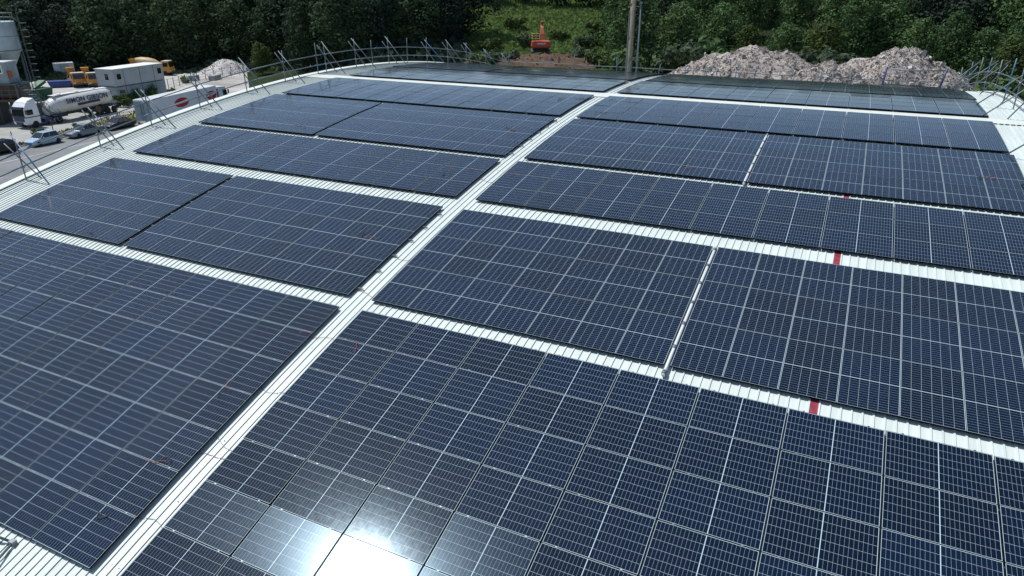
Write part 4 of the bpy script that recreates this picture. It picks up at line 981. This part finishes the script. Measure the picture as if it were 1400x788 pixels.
for i, (mk, H, Wd, low, lobes, n, size) in enumerate([('leaf_dark', 15, 9.0, 0.0, 26, 3800, .27), ('leaf_dark', 17, 8.0, 0.0, 26, 3800, .27), ('leaf_dark', 14, 9.5, 0.0, 24, 3600, .27),
                                 ('leaf_mid', 14, 9.0, .8, 26, 3800, .26), ('leaf_mid', 16, 8.5, 1.0, 28, 4000, .26), ('leaf_mid', 12, 9.0, .6, 24, 3600, .26),
                                 ('leaf_light', 11, 8.0, .5, 22, 3200, .25), ('leaf_dim', 15, 9.0, 0.0, 24, 3800, .27), ('leaf_dim', 16.5, 8.6, 0.0, 26, 3800, .27)]):
    VAR.append((crown_mesh('crown', M[mk], H, Wd, low, lobes, n, size, 100 + i), trunk_mesh(H, low, 200 + i), H))
def tree(vi, x, y, z, s, label, group):
    cm, tm, H = VAR[vi]
    e = empty('broadleaf_tree', (x, y, z), label, 'tree', group, rnd.uniform(0, 6.28)); e.scale = (s * rnd.uniform(.9, 1.38), s * rnd.uniform(.9, 1.38), s * rnd.uniform(.88, 1.08))
    for nm, me in (('trunk', tm), ('crown', cm)):
        o = bpy.data.objects.new(nm, me); COL.objects.link(o); o.parent = e
    return e
def az_of(px): 
    v = FWD + RGT * (px - 700) / FPX + UPV * (394 - 45) / FPX; return math.degrees(math.atan2(-v.x, v.y))
MARK = [(5, 'the cement silo'), (108, 'the orange mixer trucks'), (178, 'the grey site cabins'), (232, 'the sand coloured drum'), (292, 'the gravel heap'), (412, 'the white flatbed truck'), (470, 'the red car'), (560, 'the far left roof corner'), (650, 'the grassy bank'),
        (740, 'the excavator'), (857, 'the timber pole'), (945, 'the long heap\'s left end'), (1040, 'the long rubble heap'), (1130, 'the saddle in the rubble'), (1215, 'the tallest rubble heap'), (1300, 'the rubble\'s end'), (1375, 'the right guard rail')]
def where(px):
    m = min(MARK, key=lambda t: abs(t[0] - px)); d = px - m[0]
    return f"{'straight' if abs(d) < 14 else 'just left of' if d < 0 else 'just right of'}{' behind' if abs(d) < 14 else ''} {m[1]}"
seen = {}
def tree_label(row, px, tone):
    l = f"{tone} tree, {row} of the wood, {where(px)}"
    seen[l] = seen.get(l, 0) + 1
    return l
G_ = 'trees of the wood behind the site'
TR = []
px = -45
while px < 628:                                     # front row, dark wood on the left
    TR.append((px, 181 - 35 * sstep(330, 450, px) + rnd.uniform(-3, 4), rnd.choice((0, 1, 2, 7) if not 170 < px < 360 else (7, 8, 2)), rnd.uniform(.95, 1.2), 'front row', 'very dark')); px += 47 + rnd.uniform(-6, 6)
px = -20
while px < 640:
    TR.append((px, 196 - 36 * sstep(330, 450, px) + rnd.uniform(-3, 5), rnd.choice((0, 8, 7, 1) if not 150 < px < 380 else (7, 8)), rnd.uniform(1.1, 1.3), 'second row', 'very dark')); px += 50 + rnd.uniform(-6, 6)
px = 868
while px < 1440:                                    # right: greener trees close behind the rubble
    TR.append((px, 137 + rnd.uniform(-4, 5), rnd.choice((3, 4, 5, 5, 6)), rnd.uniform(.66, 1.0), 'front row', 'green')); px += 47 + rnd.uniform(-13, 13)
px = 850
while px < 1440:
    TR.append((px, 153 + rnd.uniform(-4, 5), rnd.choice((3, 4, 3, 0)), rnd.uniform(.85, 1.1), 'second row', 'mid green')); px += 56 + rnd.uniform(-8, 8)
px = 395
while px < 650:
    TR.append((px, 176 + rnd.uniform(-3, 5), rnd.choice((0, 8, 7, 1)), rnd.uniform(1.0, 1.2), 'third row', 'very dark')); px += 50 + rnd.uniform(-6, 6)
for px in (668, 715, 760, 805, 838):                # top of the grassy bank
    TR.append((px, 186 + rnd.uniform(-3, 4), rnd.choice((0, 2, 0)), rnd.uniform(.8, 1.0), 'bank top row', 'dark'))
for px, d, vi, s, row, tone in TR:
    a = az_of(px); p = polar(a, d); tree(vi, p.x, p.y, terrain(a, d) - .3, s, tree_label(row, px, tone), G_)
p = polar(az_of(352), 157); tree(6, p.x, p.y, GZ, .62, 'lone lighter green tree in front of the dark wood left of the flatbed truck', None)
p = polar(az_of(1395), 112); tree(6, p.x, p.y, terrain(az_of(1395), 112) - .3, .78, 'pale green tree at the right picture edge behind the right guard rail', None)
# deep rows of the wood, one mass up the hill
wb = MB(); wm = []
deep = bpy.data.meshes.new('woodland')
src = [(VAR[i][0], VAR[i][2]) for i in (7, 8, 3, 4)]
V_, F_, MI_ = [], [], []
for d in (172, 206, 218):
    a = -22.0
    while a < 66:
        if d == 172 and a > 12: a += 5; continue
        
        p = polar(a + rnd.uniform(-.6, .6), d + rnd.uniform(-5, 5)); z = terrain(a, d) - .4
        i = rnd.choice((0, 1)) if a > 33 else rnd.choice((2, 3, 2, 3, 0)); m_, H_ = src[i]; o0 = len(V_); s = rnd.uniform(.9, 1.2); rz = rnd.uniform(0, 6.28); c_, s_ = math.cos(rz) * s, math.sin(rz) * s
        if not (d > 210):
            vsrc = m_.vertices; fs_ = m_.polygons; step = 1
        else: vsrc = m_.vertices; fs_ = m_.polygons; step = 3
        k = 0
        for q in fs_:
            k += 1
            if step > 1 and k % step: continue
            n0 = len(V_); cen = q.center; g = 1.0 if step == 1 else 1.75
            for vi in q.vertices:
                co = cen + (vsrc[vi].co - cen) * g
                V_.append((p.x + co.x * c_ - co.y * s_, p.y + co.x * s_ + co.y * c_, z + co.z * s))
            F_.append(tuple(range(n0, len(V_)))); MI_.append(0 if i < 2 else 1)
        a += 7.2 / d * 57.3 * rnd.uniform(.85, 1.15)
deep.from_pydata(V_, [], F_); deep.materials.append(M['leaf_dim']); deep.materials.append(M['leaf_mid']); deep.polygons.foreach_set('material_index', MI_); deep.update()
o = bpy.data.objects.new('woodland', deep); COL.objects.link(o); kind(o, 'stuff'); o['label'] = 'deep mass of the wood climbing the hill behind the front trees'

# shrubs
def shrub_mesh(m, seed_, n=900, size=.2):
    global rnd
    keep, rnd = rnd, random.Random(seed_); b = MB()
    for i in range(9): leaves(b, (rnd.uniform(-1.2, 1.2), rnd.uniform(-1.2, 1.2), rnd.uniform(.4, 1.7)), rnd.uniform(.5, .95), n // 9, size, .85, .4)
    me = bpy.data.meshes.new('foliage'); me.from_pydata(b.v, [], b.f); me.materials.append(m); me.update(); rnd = keep; return me
SH = {'g': shrub_mesh(M['leaf_grey'], 5), 'l': shrub_mesh(M['leaf_light'], 6), 'm': shrub_mesh(M['leaf_mid'], 7)}
stm = MB(); stm.tube([(0, 0, -.2), (.1, 0, 1.0)], .06, 6, r2=.03); stm.tube([(0, 0, .1), (-.4, .3, 1.1)], .04, 5, r2=.02); stm.tube([(0, 0, .1), (.2, -.4, 1.2)], .04, 5, r2=.02); STM = stm.mesh('stem', M['bark'])
def shrub(k, x, y, z, s, label, group=None, sz=1.0):
    e = empty('shrub', (x, y, z), label, 'shrub', group, rnd.uniform(0, 6.28)); e.scale = (s, s, s * sz)
    for nm, me in (('stem', STM), ('foliage', SH[k])):
        o = bpy.data.objects.new(nm, me); COL.objects.link(o); o.parent = e
GS = 'shrubs around the site'
for k, px, d, s, lab in (('m', 862, 126, 2.2, 'dark green shrub just right of the steel pole'), ('g', 930, 127, 2.6, 'pale grey green shrub behind the left slope of the long rubble heap'), ('m', 985, 129, 3.0, 'dense green shrub behind the long rubble heap, left of its top'),
                         ('g', 1100, 124, 2.4, 'grey green shrub in the saddle behind the rubble heaps, left of three'), ('g', 1135, 124, 2.5, 'grey green shrub in the saddle behind the rubble heaps, middle of three'), ('l', 1165, 122, 2.0, 'yellow green shrub in the saddle behind the rubble heaps, right of three'),
                         ('l', 822, 130, 1.7, 'pale yellow green shrub right of the excavator spoil heap'), ('g', 790, 134, 1.9, 'grey green shrub behind the spoil heap'), ('m', 845, 128, 2.0, 'green shrub left of the timber pole foot'), ('l', 660, 128, 1.6, 'pale shrub behind the far left corner of the roof rail'), ('g', 682, 131, 1.8, 'grey green shrub left of the spoil heap'),
                         ('m', 905, 130, 2.4, 'dark green shrub between steel pole and rubble'), ('m', 1385, 104, 2.2, 'green shrub low behind the right guard rail')):
    a = az_of(px); p = polar(a, d); shrub(k, p.x, p.y, terrain(a, d) - .2, s, lab, GS)
for k, px, d, s, lab in (('l', 705, 163, 1.7, 'light scrub bush high on the grassy bank, left of the excavator'), ('g', 722, 150, 1.6, 'grey scrub bush on the grassy bank, just left of the excavator'),
                      ('l', 765, 155, 1.3, 'light scrub bush on the grassy bank, just right of the excavator boom'), ('g', 800, 150, 1.5, 'grey scrub bush low on the grassy bank, midway to the timber pole'),
                      ('l', 815, 160, 1.6, 'light scrub bush halfway up the bank left of the timber pole'), ('m', 838, 150, 2.4, 'dark scrub bush on the bank right beside the timber pole'), ('l', 672, 146, 1.5, 'light scrub bush where the bank meets the dark wood')):
    a = az_of(px); p = polar(a, d); shrub(k, p.x, p.y, terrain(a, d) - .4, s, lab, GS)
for k, x, y, s, sz, lab in (('m', -87.5, 36.0, 1.35, 1.0, 'broad green bush left of the tanker cab'), ('m', -89.5, 33.5, 1.3, 1.0, 'green bush at the left picture edge behind the black car'), ('l', -80.2, 39.6, .55, 1.0, 'small bush on the verge above the blue hatchback'), ('m', -81.2, 45.2, .45, .9, 'yellowish bush on the verge between silver saloon and tanker wheels'),
                        ('m', -90.6, 44.9, .7, 1.2, 'green bush behind the gap between tanker cab and tank'), ('l', -91.6, 59.8, .8, 1.2, 'light green bush between tanker rear and site cabins'), ('m', -94.3, 64.0, .75, 1.3, 'scrub growing against the middle of the lower site cabin'), ('m', -94.6, 67.5, .8, 1.4, 'scrub growing against the right part of the lower site cabin'),
                        ('m', -96.0, 72.5, .6, 1.0, 'scrub at the right end of the lower site cabin'), ('m', -106.5, 84.5, .8, .8, 'bush growing in the yard fence behind the lorry roof'), ('l', -101.5, 104, .9, .8, 'bush at the yard fence beside the left guard rail'), ('m', -99.0, 103, .9, .7, 'low bush at the far end of the yard left of the flatbed truck'), ('m', -95.5, 101.5, .8, .8, 'low bush just left of the flatbed truck')):
    shrub(k, x, y, GZ, s, lab, GS, sz)

# tall weeds on the bank and rough growth below the trees
b = MB()
for _ in range(34000):
    a = rnd.uniform(14.5, 29.5) if rnd.random() < .85 else rnd.uniform(-12, 29); d = rnd.uniform(124, 192)
    p = polar(a, d); z = terrain(a, d); s = rnd.uniform(.25, .75) * (1 + .8 * max(0, noise.noise(Vector((p.x * .12, p.y * .12, 9)))))
    q = rnd.uniform(0, 6.28); u = Vector((math.cos(q), math.sin(q), 0)) * s * .55; t = Vector((rnd.uniform(-.4, .4), rnd.uniform(-.4, .4), 1.0)) * s
    p.z = z - .05; b.add([p - u, p + u, p + u * .5 + t, p - u * .6 + t * .9], [(0, 1, 2, 3)])
me = bpy.data.meshes.new('undergrowth'); me.from_pydata(b.v, [], b.f); me.materials.append(M['weed']); me.update()
o = bpy.data.objects.new('undergrowth', me); COL.objects.link(o); kind(o, 'stuff')
b = MB()                                            # low dark growth along the foot of the wood behind the yard
for _ in range(7000):
    a = rnd.uniform(29, 63); w_ = sstep(47, 36, a); d = 181 - 38 * w_ + rnd.uniform(-13, 5); p = polar(a, d)
    s = rnd.uniform(.35, .8); zz = rnd.random() ** 1.6 * 2.6 * sstep(-14, -2, d - (181 - 38 * w_) ) + .1
    q = rnd.uniform(0, 6.28); u = Vector((math.cos(q), math.sin(q), rnd.uniform(-.5, .5))) * s; t = Vector((rnd.uniform(-.5, .5), rnd.uniform(-.5, .5), .8)) * s
    p.z = terrain(a, d) + zz; b.add([p - u, p - t, p + u, p + t], [(0, 1, 2, 3)])
me = bpy.data.meshes.new('thicket'); me.from_pydata(b.v, [], b.f); me.materials.append(M['leaf_dark']); me.update()
o = bpy.data.objects.new('thicket', me); COL.objects.link(o); kind(o, 'stuff')
b = MB()
for _ in range(2600):
    y = rnd.uniform(28, 58); xk = kerbx(y) - .25; xs_ = -77.6 - (y - 33) * .395 if y > 33 else -77.3
    x = rnd.uniform(min(xk, xs_), max(xk, xs_) ); s = rnd.uniform(.06, .24); q = rnd.uniform(0, 6.28); u = Vector((math.cos(q), math.sin(q), 0)) * s * .6; p = Vector((x, y, GZ + .05)); t = Vector((rnd.uniform(-.4, .4), rnd.uniform(-.4, .4), 1)) * s
    b.add([p - u, p + u, p + t], [(0, 1, 2)])
me = bpy.data.meshes.new('grass'); me.from_pydata(b.v, [], b.f); me.materials.append(M['dry']); me.update()
o = bpy.data.objects.new('grass', me); COL.objects.link(o); kind(o, 'stuff')

# ================================================================== LIGHT
SUN = Vector((-0.462, 0.028, 0.886)).normalized()
w = bpy.data.worlds.new('World'); scene.world = w; w.use_nodes = True; nt = w.node_tree
sky = nt.nodes.new('ShaderNodeTexSky'); sky.sky_type = 'NISHITA'; sky.sun_disc = False
sky.sun_elevation = math.asin(SUN.z); sky.sun_rotation = math.atan2(SUN.x, SUN.y)
sky.air_density = 1.0; sky.dust_density = 0.5; sky.ozone_density = 0.9
bg = nt.nodes['Background']; nt.links.new(sky.outputs[0], bg.inputs['Color']); bg.inputs['Strength'].default_value = 0.085
sd = bpy.data.lights.new('sun', 'SUN'); sd.energy = 3.5; sd.angle = R(0.53); sd.color = (1.0, 0.985, 0.945)
so = bpy.data.objects.new('sun', sd); COL.objects.link(so); so.rotation_euler = SUN.to_track_quat('Z', 'Y').to_euler(); so.location = (0, 0, 60)
scene.view_settings.view_transform = 'Standard'; scene.view_settings.look = 'None'; scene.view_settings.gamma = 1; scene.view_settings.exposure = 0.40
scene.render.film_transparent = False
